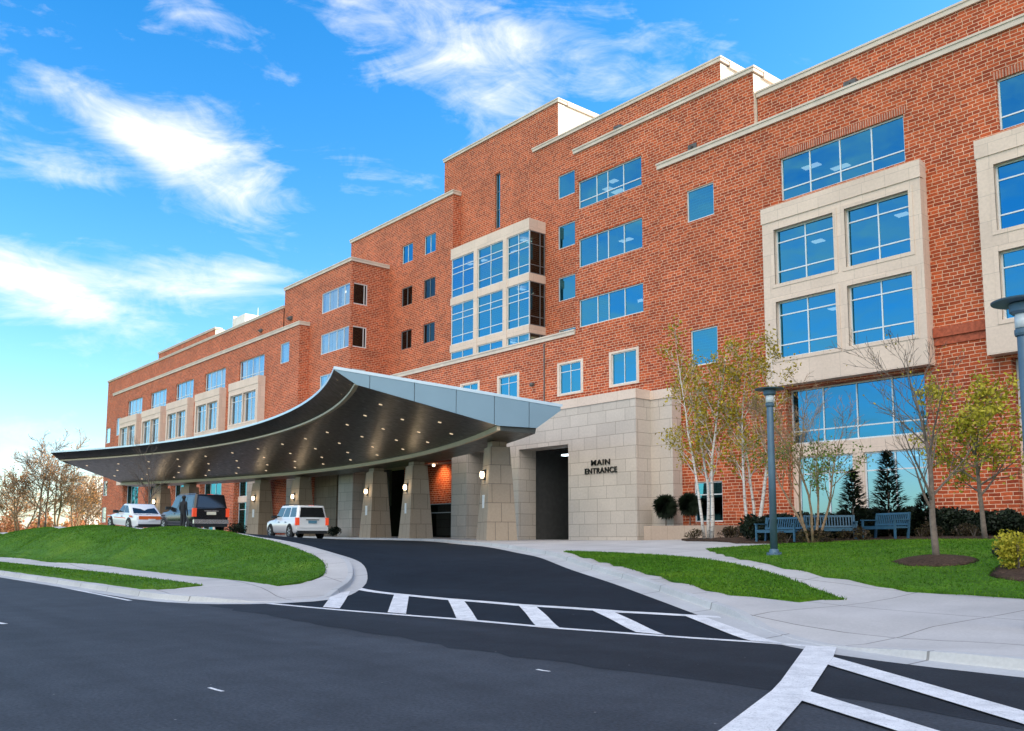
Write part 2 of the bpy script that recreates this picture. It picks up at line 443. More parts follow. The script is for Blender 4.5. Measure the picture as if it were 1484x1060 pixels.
# ------------------------------------------------------------------ terrain height
CP = [(-20,12,.02),(-24.6,13.8,.06),(-13,15.8,.24),(-10.9,14.7,.12),(-19,17,.36),(-22,21,.66),(-25,20,.65),(-30,23,.92),(-36,27.5,1.2),(-42,30,1.28),(-44,34.5,1.34),
 (-52,33,1.42),(-59,38,1.42),(-67,39,1.45),(-60,28,1.62),(-53,26,1.62),(-52.4,20.1,1.98),(-59,18.5,2.06),(-70,25,1.9),(-81,39,1.6),(-88,38.5,1.72),(-100,33,1.8),(-76,16,2.0),
 (-33.3,17.6,1.0),(-29.5,16.6,.72),(-26.3,15.2,.28),(-37.5,18.3,1.3),(-41.8,18.7,1.5),(-46,18.6,1.75),
 (-40,14.5,1.15),(-44,16.2,1.85),(-50,16,1.97),(-58,15.3,1.98),(-67,15.3,1.92),(-80,15,1.75),(-95,16.5,1.75),(-110,16.5,1.55),(-84,18,1.95),(-100,18,1.8),(-35,14.6,.9),(-30,14.4,.52),
 (-26,12.2,.12),(-30,12.3,.16),(-40,12.4,.2),(-55,12.4,.25),(-70,12.4,.3),(-90,12.5,.4),(-27,9,0),(-40,9,.02),(-60,9,.04),(-90,9,.04),
 (-12,17.2,.2),(-10.7,18.4,.18),(-25.6,23.6,.95),(-16.7,24.7,.95),(-21.3,26.9,1.06),(-12.2,20.4,.48),(-7.2,19.5,.3),(-16.3,31.2,1.42),(-11.9,25.7,1.1),(-10.8,27,1.22),
 (-39,42.5,1.3),(-46,42,1.3),(-52,42,1.32),(-34,43,1.32),(-25,44,1.4),(-25.2,31.7,1.4),(-10,44,1.4),(10,44,1.4),(0,30,1.2),(10,25,.8),(5,18,.3),(0,14,.05),(20,14,.05),(-5,15,.06),
 (-120,44,1.8),(-95,44,1.75),(-70,44,1.5),(-120,25,1.6),(-110,10,.1)]
_P = np.array(CP, float)
def _U(r2):
    return np.where(r2 > 1e-12, 0.5*r2*np.log(np.maximum(r2, 1e-12)), 0)
_n = len(_P)
_d2 = ((_P[:, None, :2]-_P[None, :, :2])**2).sum(-1)
_A = np.zeros((_n+3, _n+3)); _A[:_n, :_n] = _U(_d2)+np.eye(_n)*1.5
_A[:_n, _n] = 1; _A[:_n, _n+1:] = _P[:, :2]; _A[_n:, :_n] = _A[:_n, _n:].T
_w = np.linalg.solve(_A, np.concatenate([_P[:, 2], [0, 0, 0]]))
def sst(x):
    x = np.clip(x, 0, 1); return x*x*(3-2*x)
def ZF(x, y):
    x = np.atleast_1d(np.asarray(x, float)); y = np.atleast_1d(np.asarray(y, float))
    xc = np.clip(x, -128, 20); yc = np.clip(y, 4, 48)
    d2 = (xc[:, None]-_P[None, :, 0])**2+(yc[:, None]-_P[None, :, 1])**2
    z = _U(d2)@_w[:_n]+_w[_n]+xc*_w[_n+1]+yc*_w[_n+2]
    yr = 8.5+3.8*np.clip((x+26)/18.7, 0, 1)
    z = np.maximum(z, 0)*sst((y-yr)/1.6)
    k = sst((-x-25.5)/5); toe = .045*np.maximum(y-8.5, 0); z2 = toe+(z-toe)*sst((y-11.8)/3.6); z = z*(1-k)+z2*k
    wl = sst((-x-126)/40); z = z*(1-wl)+wl*1.75*sst((y-9)/9)
    wr = sst((x-8)/10); z = z*(1-wr)+wr*1.3*sst((y-13)/14)
    return z
def zf(x, y):
    return float(ZF(x, y)[0])
def lift(x, y):           # kerb height, dropped at the two crossing ramps
    x = np.atleast_1d(np.asarray(x, float)); y = np.atleast_1d(np.asarray(y, float))
    g1 = np.exp(-(((x+22.6)/2.0)**2+((y-11.3)/1.9)**2)**2); g2 = np.exp(-(((x+8.6)/2.6)**2+((y-13.4)/1.6)**2)**2)
    return 0.15*(1-np.clip(g1+g2, 0, 1)*0.92)
def G(px, py, extra=0.0):
    d = ray(px, py); z = 0.0
    for _ in range(60):
        t = (z+extra-EYE)/d.z
        t = max(5, min(t, 120))
        p = CAMP+d*t
        z = 0.6*z+0.4*zf(p.x, p.y)
    return (p.x, p.y)

def densify(poly, step, closed=True):
    out = []
    n = len(poly)
    for i in range(n if closed else n-1):
        a = Vector(poly[i][:2]); b = Vector(poly[(i+1) % n][:2])
        k = max(1, int((b-a).length/step))
        for j in range(k): out.append(tuple(a+(b-a)*(j/k)))
    if not closed: out.append(tuple(poly[-1][:2]))
    return out
def smooth_line(pts, step=0.6):
    # Catmull-Rom
    P = [Vector(p[:2]) for p in pts]; out = []
    for i in range(len(P)-1):
        p0 = P[max(0, i-1)]; p1 = P[i]; p2 = P[i+1]; p3 = P[min(len(P)-1, i+2)]
        k = max(1, int((p2-p1).length/step))
        for j in range(k):
            t = j/k
            out.append(tuple(0.5*((2*p1)+(p2-p0)*t+(2*p0-5*p1+4*p2-p3)*t*t+(3*p1-p0-3*p2+p3)*t**3)))
    out.append(tuple(P[-1])); return out
def inside(poly, X, Y):
    X = np.asarray(X); Y = np.asarray(Y); c = np.zeros(X.shape, bool)
    n = len(poly); j = n-1
    for i in range(n):
        xi, yi = poly[i]; xj, yj = poly[j]
        if yi != yj:
            cond = ((yi > Y) != (yj > Y)) & (X < (xj-xi)*(Y-yi)/(yj-yi)+xi); c ^= cond
        j = i
    return c
def region(name, poly, dz, step, mat, kind='structure', lifted=False, dens=None, extra=None, sink=(), skirt=0.0):
    b = densify(poly, dens or step)
    xs = np.array([p[0] for p in b]); ys = np.array([p[1] for p in b])
    gx, gy = np.meshgrid(np.arange(xs.min()+step*.4, xs.max(), step), np.arange(ys.min()+step*.4, ys.max(), step))
    gx = gx.ravel()+((np.arange(gx.size) % 7)-3)*step*0.03; gy = gy.ravel()
    ok = inside(b, gx, gy)
    gx, gy = gx[ok], gy[ok]
    if len(gx):     # keep clear of the boundary
        dm = np.full(len(gx), 1e9)
        for s in range(0, len(b), 200):
            dd = (gx[:, None]-xs[None, s:s+200])**2+(gy[:, None]-ys[None, s:s+200])**2
            dm = np.minimum(dm, dd.min(1))
        k = dm > (step*0.35)**2; gx, gy = gx[k], gy[k]
    verts = [Vector(p) for p in b]+[Vector((x, y)) for x, y in zip(gx, gy)]
    nb = len(b)
    ov, oe, of, _, _, _ = delaunay_2d_cdt(verts, [], [list(range(nb))], 1, 1e-5)
    X = np.array([v[0] for v in ov]); Y = np.array([v[1] for v in ov])
    Z = ZF(X, Y)+dz
    if lifted: Z = Z+lift(X, Y)
    for sp in sink:          # tuck this sheet under a sheet that lies on it
        ins = inside(sp, X, Y); q = np.array(densify(sp, .25)); dm = np.full(len(X), 1e9)
        for c in range(0, len(q), 200): dm = np.minimum(dm, ((X[:, None]-q[None, c:c+200, 0])**2+(Y[:, None]-q[None, c:c+200, 1])**2).min(1))
        Z = Z-np.where(ins, np.clip((np.sqrt(dm)-.25)*.6, 0, .35), 0)
    mb = MB(); mb.add(list(zip(X, Y, Z)), [tuple(f) for f in of])
    if skirt:
        bx = np.array([p[0] for p in b]); by = np.array([p[1] for p in b]); bz = ZF(bx, by)+dz+(lift(bx, by) if lifted else 0)
        n_ = len(b); base = len(mb.v); ccw = sum(b[i][0]*b[(i+1) % n_][1]-b[(i+1) % n_][0]*b[i][1] for i in range(n_)) > 0
        mb.add([(x, y, z) for x, y, z in zip(bx, by, bz)]+[(x, y, z-skirt) for x, y, z in zip(bx, by, bz)], [((i, i+n_, (i+1) % n_+n_, (i+1) % n_) if ccw else (i, (i+1) % n_, (i+1) % n_+n_, i+n_)) for i in range(n_)])
    o = mb.build(name, mat, smooth=True)
    # faces up
    me = o.data
    if len(me.polygons) and sum(p.normal.z for p in me.polygons) < 0 and not skirt: me.flip_normals()
    tag(o, kind=kind)
    return o

# ------------------------------------------------------------------ ground plan
LEFT_KERB = smooth_line([(-26, 8.5), (-24.2, 8.75), (-22.9, 9.4), (-22.3, 10.5), (-22.7, 12), (-24.6, 13.7), (-26.5, 15.1), (-29.5, 16.6), (-33.3, 17.6), (-37.5, 18.3),
    (-41.8, 18.7), (-48, 18.6), (-56, 18.2), (-66, 18.2), (-80, 18.2), (-95, 18), (-108, 16.5), (-117, 13), (-121, 8.5)])
ARC = [(-75+83.6*math.sin(R(a)), -46+83.6*math.cos(R(a))) for a in range(22, -27, -3)]
RIGHT_KERB = smooth_line([(-5.6, 12.3), (-7.3, 12.55), (-9.2, 13.45), (-10.9, 14.6), (-13, 15.85), (-17, 18.3), (-22, 21.2), (-29, 25), (-36, 28.3), (-40.5, 30.2)]+ARC+[(-119, 25), (-128, 17), (-131, 8.5)])
region('road', [(-500, 8.5), (-121, 8.5), (-26, 8.5), (-5.6, 12.3), (200, 12.3), (200, -16), (-500, -16)], 0, 6, M['asphalt'], dens=3)
region('driveway', LEFT_KERB[::-1]+[(-5.6, 12.3)]+RIGHT_KERB[1:]+[(-121.2, 8.5)], 0, 0.8, M['asphalt_new'], dens=0.8)
# newer asphalt band along the crossing
patch = [G(*p) for p in [(302, 878), (472, 908), (749, 952), (1000, 986), (1119, 1003), (1250, 1016), (1484, 1060)]]
_rp = random.Random(12); patch = [(x+_rp.gauss(0, .05), y+_rp.gauss(0, .07)) for x, y in densify(patch, .45, False)]
patch = patch+[(-3.5, 12.25), (-5.6, 12.2)]+[G(*p) for p in [(1210, 938), (1139, 934), (1000, 924), (813, 911), (661, 897), (500, 884), (392, 875)]]
region('road_patch', patch, 0.003, 1.0, M['asphalt_seal'], dens=0.5)

def offset_line(pts, d):
    out = []
    for i, p in enumerate(pts):
        a = Vector(pts[max(0, i-1)]); b = Vector(pts[min(len(pts)-1, i+1)])
        t = (b-a).normalized(); n = Vector((-t.y, t.x))
        out.append(tuple(Vector(p)+n*d))
    return out
def kerb(name, line, side, pan=0.45, prof=None):
    # side +1: pedestrian side is to the left of travel
    mb = MB()
    prof = [(-pan, 0.007, 0), (-0.02, 0.012, 0), (0.0, 0.02, 0.10), (0.03, 0.012, 0.92), (0.06, 0.006, 1.0), (0.20, 0.008, 1.0), (0.22, -0.05, 0.9)]
    rings = []
    for (o, dz, k) in prof:
        L = offset_line(line, side*o)
        X = np.array([p[0] for p in L]); Y = np.array([p[1] for p in L])
        bx = np.array([p[0] for p in line]); by = np.array([p[1] for p in line])
        Z = ZF(X, Y)+dz+lift(X, Y)*k
        rings.append(list(zip(X, Y, Z)))
    mb.loft(rings, 0, cap=False, close=False)
    o = mb.build(name, M['kerb'], smooth=False)
    if sum(p.normal.z*p.area for p in o.data.polygons) < 0: o.data.flip_normals()
    tag(o, kind='structure')
    return o
kerb('island_kerb', densify([(-121, 8.5), (-26, 8.5)], 0.7, False)[:-1]+LEFT_KERB, 1)
kerb('plaza_kerb', densify([(60, 12.3), (-5.6, 12.3)], 0.7, False)[:-1]+RIGHT_KERB, -1, 0.55)
kerb('road_kerb', densify([(-300, 8.5), (-131, 8.5)], 2.0, False), 1)

# island between road and driveway: pavement, lawn, verge
isl = densify([(-121, 8.5), (-26, 8.5)], 0.7, False)[:-1]+LEFT_KERB
isl_in = offset_line(isl, 0.12)
def bulge(X, Y):
    return 0.05+0.04*np.sin(X*0.9+Y*0.5)*np.sin(Y*1.3)
lawn_l = smooth_line([(-25.5, 12.0), (-26.1, 13.1), (-27.4, 14.5), (-30, 15.75), (-33.6, 16.7), (-37.7, 17.5), (-41.9, 17.95), (-48, 17.85), (-56, 17.4), (-66, 17.4), (-80, 17.4), (-95, 17.2), (-107, 15.7), (-114, 12.5)], 0.6)+[(-80, 12.4), (-40, 12.4), (-32, 12.15)]
region('lawn', lawn_l, 0.04, 0.6, M['lawn'], lifted=True, dens=0.4, skirt=0.12)
verge = [(-116, 9.1), (-27.2, 9.1), (-27.4, 10.45), (-40, 10.75), (-114, 10.75)]
region('verge', verge, 0.035, 0.7, M['lawn'], lifted=True, dens=0.4, skirt=0.12)

region('sidewalk', isl_in, 0.0, 0.8, M['concrete'], lifted=True, dens=0.8, sink=[lawn_l, verge])

# plaza between driveway and building
plz = densify([(60, 12.3), (-5.6, 12.3)], 1.0, False)[:-1]+RIGHT_KERB
plz_in = offset_line(plz, -0.12)
lawn_i = smooth_line([(-25.6, 23.75), (-21.75, 21.85), (-16.75, 18.95), (-12.6, 16.75)], 0.5)+[(-10.6, 18.05)]+smooth_line([(-10.6, 18.05), (-14.5, 20.75), (-19.1, 23.35), (-22.5, 24.1), (-25.6, 23.75)], 0.5)[1:-1]
region('lawn', lawn_i, 0.04, 0.5, M['lawn'], lifted=True, dens=0.3, skirt=0.12)
lawn_r = smooth_line([(-21.3, 26.9), (-17, 23.4), (-12.2, 20.7), (-7.2, 19.45), (0, 18.7), (14, 18)], 0.5)+[(14, 30)]+smooth_line([(14, 30), (-9, 30), (-13, 30.5), (-16.5, 30.4), (-19, 29.4), (-20.6, 28.0), (-21.3, 26.9)], 0.5)[1:-1]
region('lawn', lawn_r, 0.04, 0.6, M['lawn'], lifted=True, dens=0.4, skirt=0.12)
bed = smooth_line([(-31, 41), (-28, 35), (-26.4, 31.6), (-23, 30.3), (-20.4, 30.0), (-18.4, 30.5), (-16.5, 30.7), (-13, 30.7), (-9, 30.2), (12, 30.2)], 0.6)+[(12, 44.8), (-33, 44.8), (-33, 42.5)]
region('planting_bed', bed, 0.06, 0.8, M['mulch'], lifted=True, dens=0.5, skirt=0.14)
region('plaza', plz_in+[(-133, 8.6), (-150, 9.5), (-150, 47), (-45, 47), (60, 47)], 0.0, 0.9, M['concrete'], lifted=True, dens=0.9, sink=[lawn_i, lawn_r, bed])
# fields beyond
region('ground', [(-134, 8.9), (-500, 8.9), (-900, 60), (-900, 500), (-150, 500), (-150, 9.3)], 0.1, 12, M['lawn'], dens=6)
g = MB(); g.quad((-3000, -3000, -0.35), (3000, -3000, -0.35), (3000, 3000, -0.35), (-3000, 3000, -0.35))
tag(g.build('far_ground', M['lawn']), kind='structure')
mb = MB(); mb.quad((-500, -60, -0.05), (200, -60, -0.05), (200, -16, -0.05), (-500, -16, -0.05)); tag(mb.build('far_verge', M['lawn']), kind='structure')

# road markings
def pxpoly(pts): return [G(x, y) for x, y in pts]
def line_poly(pts, w):
    a = offset_line([G(x, y) for x, y in pts], w/2); b = offset_line([G(x, y) for x, y in pts], -w/2)
    return a+b[::-1]
marks = []
marks.append(line_poly([(-40, 826), (0, 833.5), (189, 871)], 0.12))
marks.append(line_poly([(-30, 899), (7, 905)], 0.12))
marks.append(line_poly([(519, 853.5), (648, 869), (752, 877.5), (900, 887.5), (1000, 893), (1060, 896)], 0.26))
marks.append(line_poly([(390, 875.5), (500, 885.5), (661, 898), (813, 911.8), (1000, 925.3), (1088, 931), (1150, 935.5), (1212, 940)], 0.20))
for bar in ([(481, 861.5), (507.6, 857), (492.5, 882.5), (468, 880.6)], [(571.4, 861.8), (592.7, 864.1), (588.3, 890.7), (561.7, 888.4)], [(648.3, 868.5), (672.5, 871.9), (692.7, 900.8), (661.7, 897.5)],
            [(749.3, 876.3), (776.3, 879.6), (811, 911), (776.6, 908.2)], [(855.5, 884.7), (889, 888), (964.3, 921.7), (922.2, 917.7)], [(987.4, 892), (1021, 895.5), (1139, 935), (1088.4, 930.5)],
            [(1167.7, 939), (1213, 939), (1208, 953.8), (1199.7, 965.6), (1174.4, 1005), (1162, 1018.8), (1127, 1060), (1060, 1135), (940, 1135), (1044.7, 1060), (1118.8, 1003.3), (1132, 989)],
            [(1208, 954.5), (1484, 1033.6), (1660, 1085), (1660, 1111), (1484, 1053), (1199.7, 965.6)], [(1174.4, 1005.3), (1351, 1060), (1480, 1100), (1420, 1103), (1290.7, 1060), (1162, 1018.8)]):
    marks.append(pxpoly(bar))
for k, p in enumerate(marks):
    region('road_marking', p, 0.0065+0.0014*k, 0.7, M['paint'], dens=0.35)
for (x0, y0, x1, y1, w) in ((303, 997.5, 323, 1003, .045), (778, 971, 797, 974, .05)):
    region('road_marking', line_poly([(x0, y0), ((x0+x1)/2, (y0+y1)/2+.3), (x1, y1)], w), 0.007, 0.5, M['paint'], dens=0.2)

# ------------------------------------------------------------------ building
B = empty('hospital_building', (-60, 46, 1.2))
tag(B, 'long stepped red brick hospital with stone framed bays and blue reflective windows', 'building')
BI = B.matrix_world
def bpart(mb, name, mat, parent=None, **kw):
    o = mb.build(name, mat, **kw)
    par = parent if parent is not None else B
    o.parent = par
    if parent is None:
        o.matrix_parent_inverse = Matrix.Translation((60, -46, -1.2))
    return o
def ypl(Y):   # plane facing -Y
    return lambda u, v, w=0.0: (u, Y-w, v)
def xpl(X):   # plane facing +X
    return lambda u, v, w=0.0: (X+w, u, v)
def wall_mesh(mb, fn, u0, u1, v0, v1, holes=(), depth=0.3, mi=0, rmi=None, flip=False):
    us = sorted({u0, u1}|{min(max(h[0], u0), u1) for h in holes}|{min(max(h[1], u0), u1) for h in holes})
    vs = sorted({v0, v1}|{min(max(h[2], v0), v1) for h in holes}|{min(max(h[3], v0), v1) for h in holes})
    def inh(u, v):
        return any(h[0] < u < h[1] and h[2] < v < h[3] for h in holes)
    for i in range(len(us)-1):
        for j in range(len(vs)-1):
            if not inh((us[i]+us[i+1])/2, (vs[j]+vs[j+1])/2):
                mb.quad(fn(us[i], vs[j]), fn(us[i+1], vs[j]), fn(us[i+1], vs[j+1]), fn(us[i], vs[j+1]), mi)
    rmi = mi if rmi is None else rmi
    for h in holes:
        a, b, c, d = h[:4]
        dp = h[4] if len(h) > 4 else depth
        mb.quad(fn(a, c), fn(a, c, -dp), fn(a, d, -dp), fn(a, d), rmi)
        mb.quad(fn(b, c, -dp), fn(b, c), fn(b, d), fn(b, d, -dp), rmi)
        mb.quad(fn(a, c), fn(b, c), fn(b, c, -dp), fn(a, c, -dp), rmi)
        mb.quad(fn(a, d, -dp), fn(b, d, -dp), fn(b, d), fn(a, d), rmi)
def fbox(mb, fn, u0, u1, v0, v1, w0, w1, mi=0):
    mb.hexa([fn(u0, v0, w0), fn(u1, v0, w0), fn(u1, v0, w1), fn(u0, v0, w1)], [fn(u0, v1, w0), fn(u1, v1, w0), fn(u1, v1, w1), fn(u0, v1, w1)], mi)
rng = random.Random(5)
ROOM = MB()
NROOM = [0]
def window(fn, u0, u1, v0, v1, depth=0.16, vb=(), hb=(), fw=0.07, frame='white_alu', glass='glass', room=0.0, blind=0.0, w=None):
    mb = MB(); vb = sorted(vb); hb = sorted(hb)
    w0, w1 = -depth-0.05, -depth+0.06
    fbox(mb, fn, u0, u0+fw, v0, v1, w0, w1); fbox(mb, fn, u1-fw, u1, v0, v1, w0, w1)
    fbox(mb, fn, u0+fw, u1-fw, v0, v0+fw, w0, w1); fbox(mb, fn, u0+fw, u1-fw, v1-fw, v1, w0, w1)
    for x in vb: fbox(mb, fn, x-fw*.42, x+fw*.42, v0+fw, v1-fw, w0+.01, w1-.012)
    for z in hb: fbox(mb, fn, u0+fw, u1-fw, z-fw*.42, z+fw*.42, w0+.012, w1-.016)
    f = bpart(mb, 'window', M[frame], solid=True)
    # slightly different glass tilt for each pane column, as real glazing has
    p = MB()
    cols = [u0+fw*.5]+list(vb)+[u1-fw*.5]
    for a, b in zip(cols[:-1], cols[1:]):
        rws = [v0+fw*.5]+list(hb)+[v1-fw*.5]
        for c, d in zip(rws[:-1], rws[1:]):
            ta, tb = rng.gauss(0, .004), rng.gauss(0, .004); q = -depth
            ua, va = (b-a)/2, (d-c)/2
            p.quad(fn(a, c, q-ta*ua-tb*va), fn(b, c, q+ta*ua-tb*va), fn(b, d, q+ta*ua+tb*va), fn(a, d, q-ta*ua+tb*va))
    po = p.build('pane', M[glass]); po.parent = f
    if blind > 0:
        bm_ = MB()
        n = max(2, int((u1-u0)/0.9))
        for k in range(n):
            a = u0+(u1-u0)*k/n; b = u0+(u1-u0)*(k+1)/n
            if rng.random() < blind:
                fbox(bm_, fn, a+.08, b-.06, v0+.08, v1-.1, -depth-.34, -depth-.30)
        if bm_.v:
            bo = bm_.build('blind', M['blind']); bo.parent = f
    if room > 0:
        n = max(1, int((u1-u0)*room))
        for k in range(n):
            uu = rng.uniform(u0+.3, u1-.9); dd = rng.uniform(1.0, 3.2); vv = v1-.25
            l = rng.choice((.7, 1.1))
            ROOM.hexa([fn(uu, vv, -depth-dd-.5), fn(uu+l, vv, -depth-dd-.5), fn(uu+l, vv, -depth-dd), fn(uu, vv, -depth-dd)],
                      [fn(uu, vv+.05, -depth-dd-.5), fn(uu+l, vv+.05, -depth-dd-.5), fn(uu+l, vv+.05, -depth-dd), fn(uu, vv+.05, -depth-dd)])
    return f
def even(a, b, n): return [a+(b-a)*k/n for k in range(1, n)]
def coping(x0, x1, y0, y1, z, h=0.42, pr=0.12, name='coping', right=True, left=True, mat='coping'):
    mb = MB()
    mb.box(x0-(pr if left else 0), x1+(pr if right else 0), y0-pr, y1, z-h, z-.12)
    mb.box(x0-(pr+.05 if left else 0), x1+(pr+.05 if right else 0), y0-pr-.05, y1, z-.12, z)
    return bpart(mb, name, M[mat], solid=True)
def walls(pieces, mats=('brick',), name='wall'):
    mb = MB()
    for (fn, u0, u1, v0, v1, holes) in pieces: wall_mesh(mb, fn, u0, u1, v0, v1, holes)
    return bpart(mb, name, [M[m] for m in mats])
def roof(x0, x1, y0, y1, z):
    mb = MB(); mb.box(x0, x1, y0, y1, z-.3, z); return bpart(mb, 'roof', M['roof'], solid=True)

YB = 78.0
Z0 = 0.6
# ---- right front block, Y=45
P3 = ypl(45.0)
bays_r = [(-30.4, -20.75), (-17.9, -8.25), (-5.4, 4.25), (7.1, 16.75)]
holes = []; wins = []
for (a, b) in bays_r:
    u0, u1 = a+0.9, b-1.05
    holes.append((u0, u1, 21.55, 24.2)); wins.append((u0, u1, 21.55, 24.2, even(u0, u1, 4), [22.25]))
    holes.append((u0-.1, u1+.45, Z0+.9, 10.2, 0.9)); holes.append((u0-.1, u1+.4, 11.3, 20.2, .1))
smalls = [(-36.65, -34.45, 22.15, 24.3), (-36.55, -34.4, 12.55, 14.9), (-36.5, -34.3, 2.6, 5.1)]
for s in smalls: holes.append(s)
right_end = 46.0
walls([(P3, -39.0, right_end, Z0, 26.75, holes)])
walls([(ypl(45.05), -39.0, right_end, 26.5, 26.75, []), (lambda u, v, w=0: (-39.0-w, u, v), 45.0, 46.0, Z0, 26.75, [])])
coping(-39.0, right_end, 45.0, 46.2, 26.95, 0.42)
for (u0, u1, v0, v1, vb, hb) in wins: window(P3, u0, u1, v0, v1, 0.2, vb, hb, 0.085, room=0.3)
for (u0, u1, v0, v1, vb, hb) in wins:
    lint = MB(); fbox(lint, P3, u0-.15, u1+.15, v1+.005, v1+.42, -.1, .012); bpart(lint, 'lintel', M['soldier'], solid=True)
for s in smalls[:2]: window(P3, *s, depth=0.14, fw=0.08, room=0.5 if s[2] > 20 else 0)
window(P3, *smalls[2], depth=0.14, fw=0.08, vb=[-35.4], hb=[4.3])
def stone_bay(a, b, z1, yf, yw, rows, cols, zbot, glass='glass', nvb=1, room=0.0, trans=2):
    fn = ypl(yf)
    hs = []
    for (c0, c1) in cols:
        for (r0, r1) in rows: hs.append((c0, c1, r0, r1, 0.42))
    mb = MB()
    wall_mesh(mb, fn, a, b, zbot, z1, hs)
    d = yw-yf
    rt = lambda u, v, w=0: (b+w, u, v)
    lf = lambda u, v, w=0: (a-w, yw+yf-u, v)
    wall_mesh(mb, rt, yf, yw, zbot, z1); wall_mesh(mb, lf, yf, yw, zbot, z1)
    mb.quad((a, yw, zbot), (b, yw, zbot), (b, yf, zbot), (a, yf, zbot)); mb.quad((a, yf, z1), (b, yf, z1), (b, yw, z1), (a, yw, z1))
    # raised top course and inner surround lip
    fbox(mb, fn, a-.05, b+.05, z1-.95, z1-.02, -.3, .055)
    for (c0, c1, r0, r1, _) in hs:
        for (x0, x1, y0, y1) in ((c0-.22, c1+.22, r1, r1+.2), (c0-.22, c1+.22, r0-.2, r0), (c0-.22, c0, r0, r1), (c1, c1+.22, r0, r1)):
            fbox(mb, fn, x0, x1, y0, y1, -.05, .03)
    bpart(mb, 'stone_bay_frame', M['trim'])
    for (c0, c1, r0, r1, _) in hs:
        h = r1-r0
        window(fn, c0, c1, r0, r1, 0.3, even(c0, c1, nvb+1), [r0+h*.235, r1-h*.235] if trans == 2 else [r1-h*.22], 0.085, glass=glass, room=room)
for i, (a, b) in enumerate(bays_r):
    k = a+30.4
    stone_bay(a, b, 21.12, 44.3, 45.0, [(16.35, 19.65), (11.95, 15.3)], [(-29.6+k, -25.75+k), (-25.05+k, -21.4+k)], 10.35, room=0.06)
    # ground floor glazing set back under the bay
    u0, u1 = a+0.8, b-0.6
    mb = MB()
    zg = 1.3
    fbox(mb, ypl(45.6), u0, u1, 6.25, 7.0, -.2, .12)
    fbox(mb, ypl(45.6), u0, u0+.35, zg, 6.25, -.2, .10); fbox(mb, ypl(45.6), u1-.3, u1, zg, 6.25, -.2, .10)
    um = (u0+u1)/2
    fbox(mb, ypl(45.6), um-.32, um+.32, zg, 6.25, -.2, .10)
    bpart(mb, 'spandrel', M['trim'], solid=True)
    window(ypl(45.6), u0, u1, 7.0, 10.2, 0.05, even(u0, u1, 4), [7.75], 0.09, glass='glass_mid')
    window(ypl(45.6), u0+.35, um-.32, zg, 6.25, 0.05, [(u0+um)/2+.2], [5.25], 0.09, glass='glass_low', room=0.1)
    window(ypl(45.6), um+.32, u1-.3, zg, 6.25, 0.05, [(um+u1)/2], [5.25], 0.09, glass='glass_low', room=0.1)
for (x0, x1) in ((-20.75, -17.9), (-8.25, -5.4), (4.25, 7.1)):
    mb = MB(); fbox(mb, P3, x0+.02, x1-.02, 11.75, 12.25, -.1, .16); fbox(mb, P3, x0+.02, x1-.02, 11.35, 11.75, -.1, .06)
    bpart(mb, 'brick_ledge', M['rowlock'], solid=True)

# ---- second block, Y=46, with the low wing
P2 = ypl(46.0)
big = [(-48.0, -41.5, 26.5, 28.7), (-48.0, -41.5, 21.92, 24.15), (-48.0, -41.5, 17.3, 19.42)]
low = [(-50.3, -47.65), (-44.75, -42.05), (-57.7, -55.05), (-62.9, -60.3), (-68.2, -65.6)]
lowh = [(a, b, 12.32, 14.9) for a, b in low]
walls([(P2, -48.35, -31.9, 16.9, 31.2, big), (P2, -83.3, -31.9, Z0, 16.9, lowh+[(-83.2, -44.8, Z0, 8.3, 0.4)])])
walls([(xpl(-31.9), 46.0, 60, 26, 30.95, [])], ('stucco',), 'parapet_return')
walls([(lambda u, v, w=0: (-48.35-w, 100.0-u, v), 46.0, 54, 16.9, 31.2, [])])
coping(-48.35, -31.9, 46.0, 47.0, 31.4, 0.36)
coping(-83.3, -48.4, 46.0, 47.0, 17.25, 0.4, right=False, left=False)
roof(-48.3, -31.97, 47, YB, 30.9); roof(-83.2, -48.4, 46.5, 52, 16.9)
for i, w_ in enumerate(big): window(P2, *w_, depth=0.16, fw=0.08, vb=[-46.1, -44.95, -43.35], hb=[27.1] if i == 0 else [], room=0.55 if i == 0 else .1, blind=0.35)
for i, h in enumerate(lowh):
    window(P2, h[0]+.15, h[1]-.15, h[2]+.15, h[3]-.15, depth=0.1, vb=[(h[0]+h[1])/2], hb=[h[3]-.75] if i != 1 else [], fw=0.06, blind=0.3)
mb = MB()
for h in lowh:
    for (x0, x1, y0, y1) in ((h[0], h[1], h[3]-.15, h[3]), (h[0], h[1], h[2], h[2]+.15), (h[0], h[0]+.15, h[2]+.15, h[3]-.15), (h[1]-.15, h[1], h[2]+.15, h[3]-.15)):
        fbox(mb, P2, x0-.1 if x0 == h[0] else x0, x1+.1 if x1 == h[1] else x1, y0, y1, -.12, .05)
bpart(mb, 'window_surround', M['trim'], solid=True)
mb = MB(); mb.tube([(-51.9, 45.95, 9), (-51.9, 45.95, 16.7)], 0.055, 8); bpart(mb, 'downpipe', M['vent'])
mb = MB(); mb.sphere((-53.2, 45.75, 13.6), 0.17); mb.box(-53.3, -53.1, 45.75, 46, 13.6, 13.75); bpart(mb, 'security_camera', M['vent'])
# ---- block behind right, Y=46.4
walls([(ypl(46.3), -31.85, right_end, 26.0, 29.55, [])])
coping(-31.85, right_end, 46.3, 47.3, 29.75, 0.4, left=False)
roof(-31.8, right_end-.05, 46.5, YB, 29.4)
walls([(xpl(right_end), 45.0, YB, Z0, 29.5, [])])
